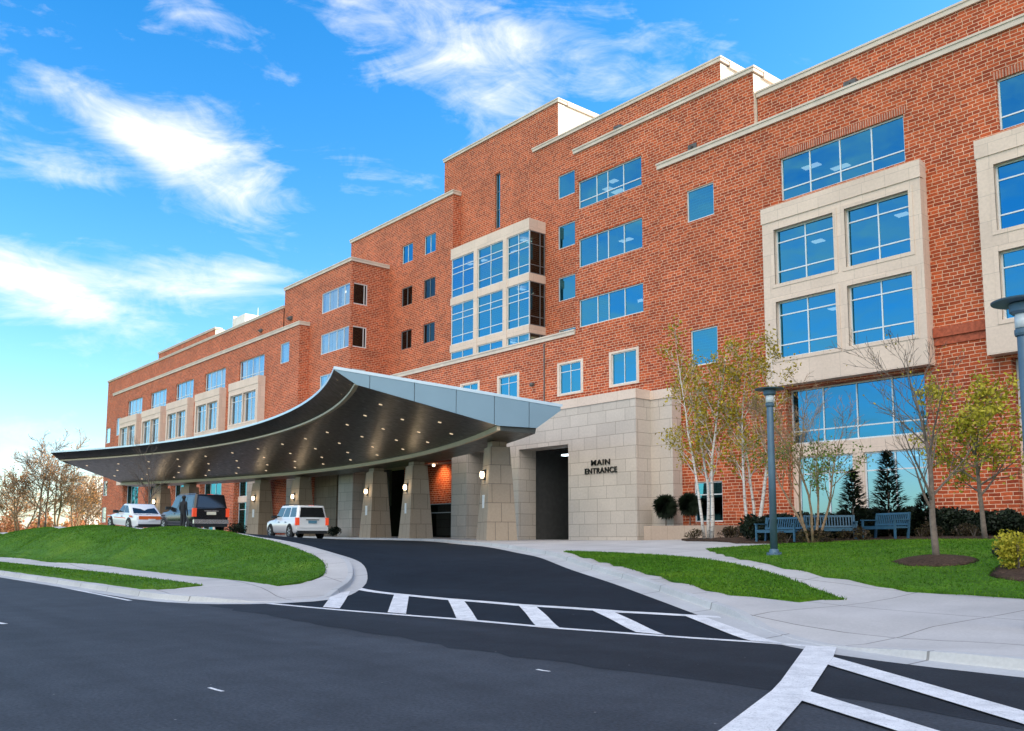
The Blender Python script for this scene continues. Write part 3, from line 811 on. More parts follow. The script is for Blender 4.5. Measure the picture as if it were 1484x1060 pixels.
# ---- upper block, Y=51.3
P1 = ypl(51.3)
sm1 = [(-56.1, -53.95, z, z+2.1) for z in (31.0, 26.45, 21.8, 17.2)]
walls([(P1, -59.3, -38.4, 16.9, 36.5, sm1)]); walls([(xpl(-38.4), 51.3, YB, 29, 36.25, [])], ('stucco',), 'parapet_return')
coping(-59.3, -38.4, 51.3, 52.3, 36.75, 0.36)
roof(-59.2, -38.47, 52.3, YB, 36.1)
for s in sm1: window(P1, *s, depth=0.14, fw=0.08, blind=0.3, room=0.4)
# ---- penthouse, Y=51.9
PH = ypl(51.9)
slit = (-65.75, -64.95, 31.0, 36.5)
walls([(PH, -74.2, -56.7, 16.9, 40.5, [slit])]); walls([(xpl(-56.7), 51.9, 66, 35, 40.3, [])], ('stucco',), 'parapet_return')
walls([(lambda u, v, w=0: (-74.2-w, 120.0-u, v), 51.9, 68.1, 34, 40.5, [])])
coping(-74.2, -56.7, 51.9, 53.0, 40.75, 0.36)
roof(-74.1, -56.77, 52.5, 66, 40.2)
window(PH, *slit, depth=0.25, fw=0.08, hb=[32.9, 34.7], glass='glass', frame='dark_alu')
mb = MB(); mb.box(-57.0, -56.53, 53, 66, 40.33, 40.75); bpart(mb, 'coping', M['coping'], solid=True)
mb = MB(); mb.box(-38.7, -38.23, 52.3, 66, 36.2, 36.75); bpart(mb, 'coping', M['coping'], solid=True)
mb = MB(); mb.box(-32.2, -31.73, 47.0, 60, 30.9, 31.4); bpart(mb, 'coping', M['coping'], solid=True)
# ---- glazed stair bay in front of the penthouse
by0, by1, bx0, bx1 = 49.4, 51.3, -69.4, -57.75
bands = [(28.3, 29.35), (23.75, 24.45), (19.15, 19.85), (16.9, 17.15)]
mb = MB(); fb = ypl(by0)
for (z0, z1) in bands: mb.box(bx0-.02, bx1+.02, by0-.02, by1, z0, z1)
for x in (bx0+4.0, bx0+8.35):
    mb.box(x-.28, x+.28, by0-.06, by0+.4, 17.15, 28.3)
bpart(mb, 'stone_bay_frame', M['trim'], solid=True)
colsb = [(bx0+.1, bx0+3.72), (bx0+4.28, bx0+8.07), (bx0+8.63, bx1-.02)]
for (z0, z1) in ((24.45, 28.3), (19.85, 23.75), (17.15, 19.15)):
    for (c0, c1) in colsb:
        window(fb, c0, c1, z0, z1, 0.12, [(c0+c1)/2], ([z1-.9, z1-1.5, z0+.8] if z1-z0 > 3 else []), 0.08, room=0.8 if z0 > 24 else 0.15)
    window(xpl(bx1), by0+.1, by1-.05, z0, z1, 0.06, [by0+1.3], ([z1-1.2, z0+.8] if z1-z0 > 3 else []), 0.07, frame='dark_alu', glass='glass_dark', room=0.6)
# ---- recessed block left of the penthouse, Y=51
PU = ypl(51.0)
uw = []
for (x0, x1) in ((-80.7, -78.6), (-76.45, -74.35)):
    for z in (30.8, 26.1, 21.4): uw.append((x0, x1, z, z+2.0))
uv_ = [(-81.3, -78.9, 17.4, 18.3), (-76.4, -73.6, 17.6, 18.5)]
walls([(PU, -91.8, -71.35, 16.9, 36.1, uw+uv_), (xpl(-71.35), 51.0, 51.9, 16.9, 36.1, [])])
coping(-91.8, -71.35, 51.0, 52.0, 36.35, 0.4)
walls([(lambda u, v, w=0: (-91.8-w, 129.0-u, v), 51.0, YB, 25, 36.1, [])])
roof(-91.7, -71.4, 51.5, YB, 35.9)
for w_ in uw: window(PU, *w_, depth=0.16, vb=[(w_[0]+w_[1])/2], fw=0.07, glass='glass' if w_[2] > 30 else 'glass_dark', frame='white_alu' if w_[2] > 30 else 'dark_alu')
for v_ in uv_:
    mb = MB()
    for k in range(6): fbox(mb, PU, v_[0]+.05, v_[1]-.05, v_[2]+.05+k*.14, v_[2]+.12+k*.14, -.2, -.05)
    fbox(mb, PU, v_[0], v_[1], v_[2], v_[3], -.3, -.22)
    bpart(mb, 'louvre_vent', M['vent'], solid=True)
# ---- tower, Y=46.4
PT = ypl(46.4); PTX = xpl(-83.3)
tw = [(-89.8, -83.3, 26.3, 28.6), (-89.8, -83.3, 21.65, 23.9), (-89.8, -83.3, 17.0, 19.3)]
tr = [(46.4, 48.35, 26.3, 28.6), (46.4, 48.35, 21.65, 23.9), (46.4, 48.35, 17.0, 19.3)]
walls([(PT, -99.2, -83.3, Z0, 31.1, tw), (PTX, 46.4, 51.0, 16.9, 31.1, tr)])
walls([(lambda u, v, w=0: (-99.2-w, 97.4-u, v), 46.4, 51.0, 25, 31.1, [])])
coping(-99.2, -83.3, 46.4, 51.0, 31.3, 0.4)
for w_ in tw: window(PT, w_[0], -83.35, w_[2], w_[3], depth=0.1, vb=[-88.1, -86.3, -84.75], fw=0.08, glass='glass_pale', blind=0.9)
for k, w_ in enumerate(tr): window(PTX, 46.5, w_[1], w_[2], w_[3], depth=0.1, fw=0.1, glass='glass_dark', frame='white_alu', room=1.6 if k == 0 else 0, vb=[48.0])
# ---- left wing
PL = ypl(45.2)
lb = [(-153.5, -146.3), (-142.4, -135.4), (-131.5, -124.6), (-120.4, -113.4), (-109.0, -101.7)]
lh = [(a, b, 20.9, 23.55) for a, b in lb]+[(-97.4, -95.1, 21.6, 23.95), (-159.2, -156.8, 18.4, 21.3)]
for (a, b) in lb: lh.append((a-.3, b+.2, 1.9, 9.8, 0.9)); lh.append((a-.4, b, 10.4, 20.0, .1))
walls([(PL, -161.5, -92.6, Z0, 25.6, lh), (xpl(-92.6), 45.2, 46.4, Z0, 25.6, [])])
coping(-161.5, -92.6, 45.2, 46.4, 25.85, 0.42)
lc = [(-168.7, -166.3, z, z+2.6) for z in (17.9, 13.3, 8.7, 4.1)]
walls([(ypl(46.3), -169.0, -99.2, Z0, 28.9, lc)])
walls([(lambda u, v, w=0: (-169.0-w, 125.0-u, v), 46.3, YB, Z0, 28.9, [])])
coping(-169.0, -99.25, 46.3, 47.3, 29.1, 0.3)
roof(-168.9, -92, 46.5, YB, 28.6)
for w_ in lc: window(ypl(46.3), *w_, depth=0.1, fw=0.08, glass='glass_pale')
for (a, b) in lb:
    window(PL, a, b, 20.9, 23.55, 0.22, even(a, b, 4), [21.5], 0.08, glass='glass_pale', blind=0.75)
    m_ = (a+b)/2
    stone_bay(a-.9, b+.5, 20.75, 44.3, 45.2, [(15.5, 19.1), (10.9, 14.5)], [(a-.3, m_-.35), (m_+.05, b-.1)], 9.9, glass='glass_pale', trans=1)
    mb = MB(); fbox(mb, ypl(45.9), a-.3, b+.2, 5.9, 6.6, -.2, .15); fbox(mb, ypl(45.9), m_-.2, m_+.2, 1.5, 5.9, -.2, .12)
    bpart(mb, 'spandrel', M['trim'], solid=True)
    window(ypl(45.9), a-.3, b+.2, 6.6, 9.9, 0.05, even(a, b, 4), [], 0.08)
    window(ypl(45.9), a-.3, m_-.2, 1.5, 5.9, 0.05, [(a+m_)/2], [5.0], 0.08); window(ypl(45.9), m_+.2, b+.2, 1.5, 5.9, 0.05, [(b+m_)/2], [5.0], 0.08)
window(PL, *lh[5], depth=0.12, fw=0.08, glass='glass_pale', blind=1.0); window(PL, *lh[6], depth=0.12, fw=0.08, glass='glass_pale')
# left roof penthouse and plant
walls([(ypl(50), -154.5, -129.9, 28, 32.3, [])]); walls([(xpl(-129.9), 50, 58, 28, 32.3, [])], ('stucco',), 'parapet_return')
coping(-154.5, -129.9, 50, 51, 32.5, 0.3); roof(-154.4, -130, 50.4, 58, 32.0)
mb = MB(); mb.box(-124.5, -120.5, 50.5, 55, 28.6, 32.9); mb.box(-124.6, -124.3, 50.4, 51.6, 28.6, 33.2); mb.tube([(-122, 53, 32.9), (-122, 53, 34.4)], .04)
bpart(mb, 'rooftop_unit', M['far_white'], solid=True)
for i, (px, py, Y, s) in enumerate(((420, 461, 46.2, .35), (378, 479, 46.2, .3), (1004, 213, 46.0, .35), (1232, 122, 46.0, .38), (895, 186, 47.0, .35))):
    p = on_y(px, py, Y); mb = MB(); mb.box(p.x-s, p.x+s, Y-.1, Y+.3, p.z-s*.7, p.z+s*.5); mb.tube([(p.x, Y, p.z), (p.x, Y-.35, p.z-.1)], s*.35)
    bpart(mb, 'floodlight', M['vent'], solid=True)
for (xa, xb_, yb_, z0, z1) in ((-168.9, -99.3, YB, Z0, 28.8), (-99.1, -91.9, 60, Z0, 30.9), (-91.7, -74.4, YB+.3, Z0, 36.0), (-74.1, -59.3, 66, 16.9, 40.3), (-59.2, -38.5, YB-.2, 16.9, 36.2), (-38.4, right_end-.05, YB-.4, Z0, 29.3)):
    walls([(lambda u, v, w=0, c=xa+xb_, y=yb_: (c-u, y+w, v), xa, xb_, z0, z1, [])])
roof(-99.1, -83.4, 46.9, 51.2, 30.9)
# inner darkness behind the glass, one core per block set 4.5 m in, and room floors
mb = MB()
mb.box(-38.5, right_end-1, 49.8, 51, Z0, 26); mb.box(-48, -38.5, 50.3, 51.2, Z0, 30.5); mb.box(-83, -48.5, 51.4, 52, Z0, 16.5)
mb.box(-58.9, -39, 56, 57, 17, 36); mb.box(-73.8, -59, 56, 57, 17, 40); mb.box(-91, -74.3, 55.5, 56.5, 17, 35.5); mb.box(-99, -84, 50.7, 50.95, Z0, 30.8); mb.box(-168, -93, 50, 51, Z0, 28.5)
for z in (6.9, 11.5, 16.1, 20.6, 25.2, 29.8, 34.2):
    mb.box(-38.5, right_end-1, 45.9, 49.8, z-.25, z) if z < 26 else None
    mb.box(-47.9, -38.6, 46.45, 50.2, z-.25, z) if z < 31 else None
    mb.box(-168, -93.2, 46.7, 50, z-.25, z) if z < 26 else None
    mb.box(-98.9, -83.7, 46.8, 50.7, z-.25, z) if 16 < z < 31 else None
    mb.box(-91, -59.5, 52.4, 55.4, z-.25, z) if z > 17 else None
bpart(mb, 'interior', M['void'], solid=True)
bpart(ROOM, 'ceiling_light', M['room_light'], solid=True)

# ---- stone entrance block
EY = 42.7
gp = 1.3
mb = MB()
fe = ypl(EY)
wall_mesh(mb, fe, -52.2, -39.3, gp, 11.2, [(-51.1, -45.7, gp-.1, 8.1, 1.7)])
wall_mesh(mb, xpl(-39.3), EY, 44.1, gp, 11.2)
wall_mesh(mb, ypl(44.1), -39.3, -37.45, gp, 11.15); wall_mesh(mb, xpl(-37.45), 44.1, 45.0, gp, 11.15)
wall_mesh(mb, lambda u, v, w=0: (-52.2-w, 2*EY+3.3-u, v), EY, EY+3.3, gp, 11.2)
mb.quad((-52.2, EY, 11.2), (-39.3, EY, 11.2), (-39.3, 46, 11.2), (-52.2, 46, 11.2)); mb.quad((-39.3, 44.1, 11.15), (-37.45, 44.1, 11.15), (-37.45, 45, 11.15), (-39.3, 45, 11.15))
bpart(mb, 'entrance_block', M['stone'])
mb = MB(); mb.box(-52.3, -39.24, EY-.06, EY+.5, 10.62, 11.24); mb.box(-39.3, -39.24, EY+.5, 44.04, 10.62, 11.24); mb.box(-39.24, -37.39, 44.04, 44.5, 10.6, 11.2)
bpart(mb, 'cornice', M['trim'], solid=True)
# passage behind the doorway
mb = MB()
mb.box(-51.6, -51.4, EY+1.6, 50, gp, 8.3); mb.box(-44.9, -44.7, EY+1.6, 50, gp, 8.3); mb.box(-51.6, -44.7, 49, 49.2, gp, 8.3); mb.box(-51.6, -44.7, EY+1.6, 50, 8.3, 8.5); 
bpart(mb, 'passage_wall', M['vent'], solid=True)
mb = MB(); mb.box(-48.8, -47.3, 44.9, 45.3, 7.6, 7.72); bpart(mb, 'passage_light', emis('passage_light', (0.75, 0.9, 1.0), 1.0), solid=True)
window(ypl(48.9), -51.3, -45.0, gp, 4.6, 0.0, [-49.2, -47.1], [3.9], 0.1, frame='dark_alu', glass='glass_dark')
mb = MB(); mb.sphere((-48.0, 46.5, 5.0), .09); bpart(mb, 'passage_light', M['sconce_glow'])
# colonnade under the canopy
mb = MB()
pill = [(on_y(654, 720, EY).x, on_y(676, 720, EY).x), (on_y(499, 720, EY).x-1.2, on_y(513, 720, EY).x-.3), (-89.5, -87.6), (-99.5, -97.6)]
for (a, b) in pill: mb.box(a, b, EY, 44.6, gp-.1, 8.4)
mb.box(pill[-1][0], -52.3, EY+.1, 49.5, 8.4, 9.0)
bpart(mb, 'pillar', M['stone'], solid=True)
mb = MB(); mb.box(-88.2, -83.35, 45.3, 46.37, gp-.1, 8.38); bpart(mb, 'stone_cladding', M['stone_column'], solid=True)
cw = ypl(48.4)
xs = [pill[-1][1]]+[v for a, b in pill[::-1][1:] for v in (a, b)]+[-52.2]
mb = MB()  # dark grey sheets stand in for the shaded void behind these pillars
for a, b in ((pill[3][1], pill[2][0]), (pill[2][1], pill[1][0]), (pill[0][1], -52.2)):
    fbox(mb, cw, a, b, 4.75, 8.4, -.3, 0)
bpart(mb, 'lobby_shade_panel', M['vent'], solid=True)
mb = MB()
fbox(mb, cw, pill[1][1], pill[0][0], 4.75, 8.4, -.3, 0)
bpart(mb, 'lobby_wall', M['brick'], solid=True)
for a, b in zip(xs[::2], xs[1::2]):
    window(ypl(48.5), a, b, gp, 4.75, 0.0, even(a, b, 4), [3.9], 0.09, frame='dark_alu', glass='glass_dark')

# ------------------------------------------------------------------ entrance sign
def text_mesh(txt, size):
    cu = bpy.data.curves.new('lettering', 'FONT'); cu.body = txt; cu.size = size; cu.extrude = 0.035; cu.offset = 0.004; cu.align_x = 'CENTER'; cu.space_character = 1.12
    to = bpy.data.objects.new('lettering', cu); COL.objects.link(to)
    bpy.context.view_layer.update()
    me = bpy.data.meshes.new_from_object(to.evaluated_get(bpy.context.evaluated_depsgraph_get()))
    bpy.data.objects.remove(to)
    return me
sg = empty('entrance_sign', (-42.5, EY-.05, 6.35))
tag(sg, 'black metal letters reading MAIN ENTRANCE on the pale stone entrance block', 'sign')
for txt, z, wd in (('MAIN', 0.10, 1.75), ('ENTRANCE', -0.44, 3.0)):
    me = text_mesh(txt, 0.53)
    me.materials.clear(); me.materials.append(M['letter'])
    xsn = [v.co.x for v in me.vertices]; k = wd/(max(xsn)-min(xsn))
    for v in me.vertices: v.co = Vector((v.co.x*k, -v.co.z, v.co.y))
    lo = bpy.data.objects.new('lettering', me); COL.objects.link(lo); lo.parent = sg; lo.location = (0, 0, z)

# ------------------------------------------------------------------ canopy
CC = Vector((-75, -46)); R0 = 76.05; TH = 25.2; TL = 23.75
CN = empty('entrance_canopy', (-75, 38, 1.4))
tag(CN, 'curved upswept metal entrance canopy on tapered stone columns over the driveway', 'canopy')
CINV = Matrix.Translation((75, -38, -1.4))
def cpart(mb, name, mat, parent=None, **kw):
    o = mb.build(name, mat, **kw); o.parent = parent or CN
    if parent is None: o.matrix_parent_inverse = CINV
    return o
def cp(s, z, th):
    r = R0+s; a = R(th); return (CC.x+r*math.sin(a), CC.y+r*math.cos(a), z)
NTH = 72
ths = [-TL+(TH+TL)*k/NTH for k in range(NTH+1)]
def sweep(sec, name, mat, t0=-TL, t1=TH, smooth=False):
    mb = MB(); tt = [t0+(t1-t0)*k/NTH for k in range(NTH+1)]
    mb.loft([[cp(s, z, t) for s, z in sec] for t in tt])
    return cpart(mb, name, mat, solid=True, smooth=smooth)
sweep([(0.0, 10.52), (12.6, 8.98), (12.7, 9.02), (12.7, 9.14), (0.0, 10.68)], 'roof', M['fascia_edge'], -TL-.05, TH+.05)
# soffit with gentle transverse waves, front upturn
sf = []
for k in range(13):
    q = k/12; s = 1.3+q*(8.95-1.3); z = 9.82-(9.82-7.82)*(q**0.9)
    sf.append((s, z))
mb = MB(); mb.loft([[cp(s, z, t) for s, z in sf] for t in ths], cap=False, close=False)
o = cpart(mb, 'soffit', M['soffit'], smooth=True)
mb = MB(); mb.loft([[cp(s, z, t) for s, z in ((0.02, 10.5), (0.4, 10.22), (0.8, 10.0), (1.12, 9.84))] for t in ths], cap=False, close=False)
cpart(mb, 'front_upturn', M['soffit'], smooth=True)
sweep([(1.10, 9.72), (1.32, 9.70), (1.32, 9.90), (1.10, 9.92)], 'light_strip', M['strip'], -TL+.04, TH-.04)
sweep([(8.93, 7.55), (9.12, 7.55), (9.12, 7.84), (8.93, 7.84)], 'light_strip', M['strip'], -TL+.02, TH-.06)
sweep([(9.12, 7.56), (11.15, 7.44), (11.25, 7.9), (9.12, 7.9)], 'beam', M['soffit'], -TL, TH-.1)
sweep([(11.25, 7.85), (12.62, 8.82), (12.6, 8.98), (11.2, 8.0)], 'rear_fascia', M['fascia'])
# end fascias, five panels each, tiny gaps between
prof_top = lambda s: 10.58-s*(10.58-9.02)/12.6
def prof_bot(s):
    if s < 1.2: return 10.5-(10.5-9.74)*s/1.2
    if s < 9.0: return 9.74-(9.74-7.80)*(s-1.2)/7.8
    if s < 11.2: return 7.80-.06*(s-9)/2.2
    return 7.74+(8.78-7.74)*(s-11.2)/1.4
for sgn in (1, -1):
    cuts = [0.0, 1.9, 4.3, 6.6, 8.75, 10.75, 12.6]
    for a, b in zip(cuts[:-1], cuts[1:]):
        a2, b2 = a+.015, b-.015
        ks = sorted({a2, b2}|{v for v in (1.2, 9.0, 11.2) if a2 < v < b2})
        poly = [(s, prof_bot(s)) for s in ks]+[(s, prof_top(s)) for s in ks[::-1]]
        mb = MB(); th = (TH if sgn > 0 else -TL)+sgn*.03; dth = -sgn*0.07
        mb.loft([[cp(s, z, th) for s, z in poly], [cp(s, z, th+dth) for s, z in poly]])
        cpart(mb, 'fascia_panel', M['fascia'], solid=True)
    mb = MB(); th = (TH if sgn > 0 else -TL)-sgn*.08; poly = [(s, prof_bot(s)+.03) for s in (0.3, 1.2, 9, 11.2, 12.5)]+[(12.5, prof_top(12.5)-.05), (.3, prof_top(.3)-.05)]
    mb.loft([[cp(s, z, th) for s, z in poly], [cp(s, z, th-sgn*.05) for s, z in poly]]); cpart(mb, 'fascia_backing', M['vent'], solid=True)
# downlights
def soffit_z(s):
    q = (s-1.3)/(8.95-1.3); return 9.82-(9.82-7.82)*(q**0.9)
dl = MB(); dl.lathe([(0.001, 0.03), (0.11, 0.03), (0.11, -0.012), (0.08, -0.02), (0.001, -0.02)], sides=12)
dlp = None
for s in (3.0, 4.8, 6.5, 7.9):
    for k in range(13):
        t = -22.4+3.73*k+(1.86 if s in (4.8, 7.9) else 0)
        if t > 24 or t < -22.6: continue
        p = cp(s, soffit_z(s)-.012, t)
        if dlp is None:
            dlp = dl.build('downlight', M['downlight']); o = dlp
        else:
            o = dlp.copy(); COL.objects.link(o)
        o.parent = CN; o.matrix_parent_inverse = CINV; o.location = p
        o.rotation_euler = (R(-14), 0, -R(t))
# columns
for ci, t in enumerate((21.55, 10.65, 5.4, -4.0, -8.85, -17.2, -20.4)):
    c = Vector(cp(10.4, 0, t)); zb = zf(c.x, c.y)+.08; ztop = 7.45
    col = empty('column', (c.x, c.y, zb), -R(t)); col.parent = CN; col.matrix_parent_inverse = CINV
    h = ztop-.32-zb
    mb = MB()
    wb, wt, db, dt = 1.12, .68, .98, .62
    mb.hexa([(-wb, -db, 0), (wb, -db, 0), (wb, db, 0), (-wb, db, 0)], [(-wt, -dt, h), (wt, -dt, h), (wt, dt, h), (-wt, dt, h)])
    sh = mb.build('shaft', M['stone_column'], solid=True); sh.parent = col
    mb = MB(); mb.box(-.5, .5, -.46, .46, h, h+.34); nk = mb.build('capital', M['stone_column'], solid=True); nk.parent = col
    zl = h*.70; yl = -(db+(dt-db)*.70)
    mb = MB(); mb.box(-.10, .10, yl-.1, yl+.05, zl-.32, zl+.34); mb.box(-.07, .07, yl-.28, yl-.1, zl+.24, zl+.3); mb.box(-.07, .07, yl-.28, yl-.1, zl-.26, zl-.2)
    wl = mb.build('wall_lamp', M['trim_black'], solid=True); wl.parent = col
    mb = MB(); mb.lathe([(.09, -.2), (.13, -.12), (.14, 0.05), (.11, .2)], (0, yl-.22, zl+.02), 12)
    wg = mb.build('lamp_glass', M['sconce_glow'], smooth=True); wg.parent = col
    if ci < 5:
        zl2 = h*.42; yl2 = -(db+(dt-db)*.42)
        mb = MB(); mb.box(-.17, .17, yl2-.05, yl2+.06, zl2-.4, zl2+.4); spl = mb.build('sign_plate', M['white_plate'], solid=True); spl.parent = col
    ld = bpy.data.lights.new('wall_lamp_light', 'POINT'); ld.energy = 6; ld.color = (1, .72, .42); ld.shadow_soft_size = .12
    lo = bpy.data.objects.new('wall_lamp_light', ld); COL.objects.link(lo)
    ca, sa = math.cos(-R(t)), math.sin(-R(t)); yy = yl-.55
    lo.location = (c.x-sa*yy, c.y+ca*yy, zb+zl+.05)
ld = bpy.data.lights.new('lobby_light', 'SPOT'); ld.energy = 85; ld.color = (1, .5, .22); ld.spot_size = R(120); ld.shadow_soft_size = .15
lo = bpy.data.objects.new('lobby_light', ld); COL.objects.link(lo); LX = on_y(641, 700, 48.4).x; ld.spot_blend = .9; lo.location = (LX+.3, 47.2, 7.9); lo.rotation_euler = (R(52), 0, R(0))
mb = MB(); mb.lathe([(.05, .1), (.14, .1), (.12, -.08), (.05, -.1)], (LX+.3, 47.2, 8.2), 10); bpart(mb, 'lobby_lamp', M['sconce_glow'])

# ------------------------------------------------------------------ vegetation
class Tree:
    def __init__(s, seed):
        s.r = random.Random(seed); s.w = MB(); s.l = MB(); s.tips = []
    def branch(s, p, d, L, r, lvl, maxl, P, sides=6):
        R_ = s.r; n = max(3, int(L/P.get('seg', 0.35)))
        n = min(n, 9)
        pts = [p.copy()]; rad = [r]; cur = p.copy(); dd = d.normalized()
        for i in range(n):
            dd = (dd+Vector((R_.gauss(0, 1), R_.gauss(0, 1), R_.gauss(0, 1)))*P['wig']+Vector((0, 0, P['up']))).normalized()
            cur = cur+dd*(L/n); pts.append(cur.copy()); rad.append(max(P.get('rmin', .004), r*(1-(i+1)/n*P['taper'])))
        s.w.tube(pts, rad, sides if lvl < 2 else (4 if lvl == 2 else 3), cap=(lvl == 0))
        if lvl >= maxl:
            s.tips.append(pts); return
        if lvl >= maxl-1: s.tips.append(pts[n//2:])
        nb = P['nb'][min(lvl, len(P['nb'])-1)]
        for k in range(nb):
            f = P['f0'][min(lvl, len(P['f0'])-1)]; q = f+(1-f)*(k+R_.random()*.9)/nb
            i = min(n-1, int(q*n)); fr = q*n-i
            bp = pts[i].lerp(pts[i+1], min(1, fr)); td = (pts[i+1]-pts[i]).normalized()
            ax = td.cross(Vector((R_.gauss(0, 1), R_.gauss(0, 1), R_.gauss(0, 1)))).normalized()
            ang = R(P['ang'][min(lvl, len(P['ang'])-1)]*R_.uniform(.7, 1.25))
            nd = (td*math.cos(ang)+ax*math.sin(ang)).normalized()
            if nd.z < -.2: nd.z *= -.3
            s.branch(bp, nd, L*P['lr'][min(lvl, len(P['lr'])-1)]*R_.uniform(.7, 1.15)*(1.15-.45*q), max(P.get('rmin', .004), rad[i]*P['rr']), lvl+1, maxl, P, sides)
    def leaf(s, p, sz, flat=0.0):
        R_ = s.r
        n = Vector((R_.gauss(0, 1), R_.gauss(0, 1), R_.gauss(0, 1)+flat)).normalized()
        a = n.orthogonal().normalized(); b = n.cross(a)
        t = R_.random()*6.28; a, b = a*math.cos(t)+b*math.sin(t), b*math.cos(t)-a*math.sin(t)
        k = sz*R_.uniform(.6, 1.3)
        s.l.quad(p-a*k*.5, p+b*k*.32, p+a*k*.55, p-b*k*.32)
    def leaves(s, per, sz, spread, prob=1.0, zmin=-9, zmax=99):
        for pts in s.tips:
            if s.r.random() > prob: continue
            for _ in range(per):
                i = s.r.randrange(len(pts)); p = pts[i]
                if not zmin < p.z < zmax: continue
                s.leaf(p+Vector((s.r.gauss(0, spread), s.r.gauss(0, spread), s.r.gauss(0, spread))), sz)
def place_tree(name, t, loc, bark, leafm, label, cat='tree', group=None, rz=0.0):
    e = empty(name, loc, rz); tag(e, label, cat, group)
    t.w.build('trunk', bark, e, smooth=True)
    if t.l.v: t.l.build('crown', leafm, e)
    return e
def gz(x, y, dz=0.19): return zf(x, y)+dz
def at_xy(px, t):
    p = at_depth(px, 780, t); return p.x, p.y

# birch clumps
PB = dict(wig=.055, up=.03, taper=.86, nb=[15, 6, 3], f0=[.3, .2, .2], ang=[38, 36, 40], lr=[.20, .5, .55], rr=.42, seg=.5, rmin=.006)
def birch_clump(seed, stems, H, leaf_n, lean):
    t = Tree(seed)
    for i in range(stems):
        a = 2*PI*i/stems+t.r.uniform(-.4, .4); d = Vector((math.cos(a)*lean, math.sin(a)*lean, 1))
        t.branch(Vector((math.cos(a)*.18, math.sin(a)*.18, -.1)), d, H*t.r.uniform(.82, 1.0), .085*t.r.uniform(.8, 1.15), 0, 3, PB, 7)
    t.leaves(leaf_n, .13, .15, .92, zmin=H*.28)
    return t
x, y = at_xy(1027, 40); place_tree('birch_tree', birch_clump(11, 3, 9.0, 5, .14), (x, y, gz(x, y)), M['birch'], M['leaf_gold'], 'multi-stemmed white birch with golden new leaves beside the stone planter', group='white birch clumps in the bed')
x, y = at_xy(1092, 39); place_tree('birch_tree', birch_clump(23, 3, 8.6, 5, .06), (x, y, gz(x, y)), M['birch'], M['leaf_gold'], 'narrow white birch clump standing just left of the nearer lamp post', group='white birch clumps in the bed')
# serviceberry with green lower leaves
PS = dict(wig=.10, up=.05, taper=.85, nb=[8, 6, 4], f0=[.25, .2, .2], ang=[34, 36, 40], lr=[.40, .5, .55], rr=.5, seg=.45, rmin=.006)
t = Tree(31)
for i in range(5):
    a = 2*PI*i/5+.3; d = Vector((math.cos(a)*.30, math.sin(a)*.30, 1))
    t.branch(Vector((math.cos(a)*.12, math.sin(a)*.12, -.1)), d, t.r.uniform(4.6, 7.2), .06, 0, 3, PS, 6)
t.leaves(5, .10, .12, .8, zmin=.8, zmax=3.6)
x, y = at_xy(1178, 33); place_tree('multi_stem_tree', t, (x, y, gz(x, y)), M['bark_warm'], M['leaf_green'], 'spreading multi-stemmed small tree with fresh green leaves low down and bare tops')
# bare lawn tree
PBARE = dict(wig=.07, up=.055, taper=.88, nb=[14, 7, 4], f0=[.22, .2, .2], ang=[36, 32, 36], lr=[.46, .48, .5], rr=.5, seg=.4, rmin=.005)
t = Tree(47); t.branch(Vector((0, 0, -.1)), Vector((-.03, 0, 1)), 5.3, .105, 0, 3, PBARE, 8)
t.leaves(1, .07, .05, .12)
x, y = at_xy(1356, 24.0); TX, TY = x, y
place_tree('young_tree', t, (x, y, gz(x, y)), M['bark'], M['leaf_gold'], 'slender leafless young tree in a ring of mulch on the lawn')
# yellow-green tree
PY = dict(wig=.045, up=.045, taper=.85, nb=[18, 7, 4], f0=[.30, .2, .2], ang=[58, 42, 42], lr=[.44, .5, .55], rr=.5, seg=.35, rmin=.006)
t = Tree(53); t.branch(Vector((0, 0, -.1)), Vector((.02, 0, 1)), 4.7, .10, 0, 3, PY, 8); t.leaves(7, .14, .15, .9, zmin=1.4)
x, y = at_xy(1428, 30); place_tree('yellow_tree', t, (x, y, gz(x, y)), M['bark'], M['leaf_yellow'], 'small round tree with bright yellow green leaves against the brick pier')
# little bare tree near the far columns
t = Tree(61); t.branch(Vector((0, 0, -.1)), Vector((0, 0, 1)), 6.5, .12, 0, 3, PBARE, 6); x, y = at_xy(216, 76)
place_tree('bare_tree', t, (x, y, gz(x, y)), M['bark'], None, 'small dark leafless tree under the left end of the canopy')
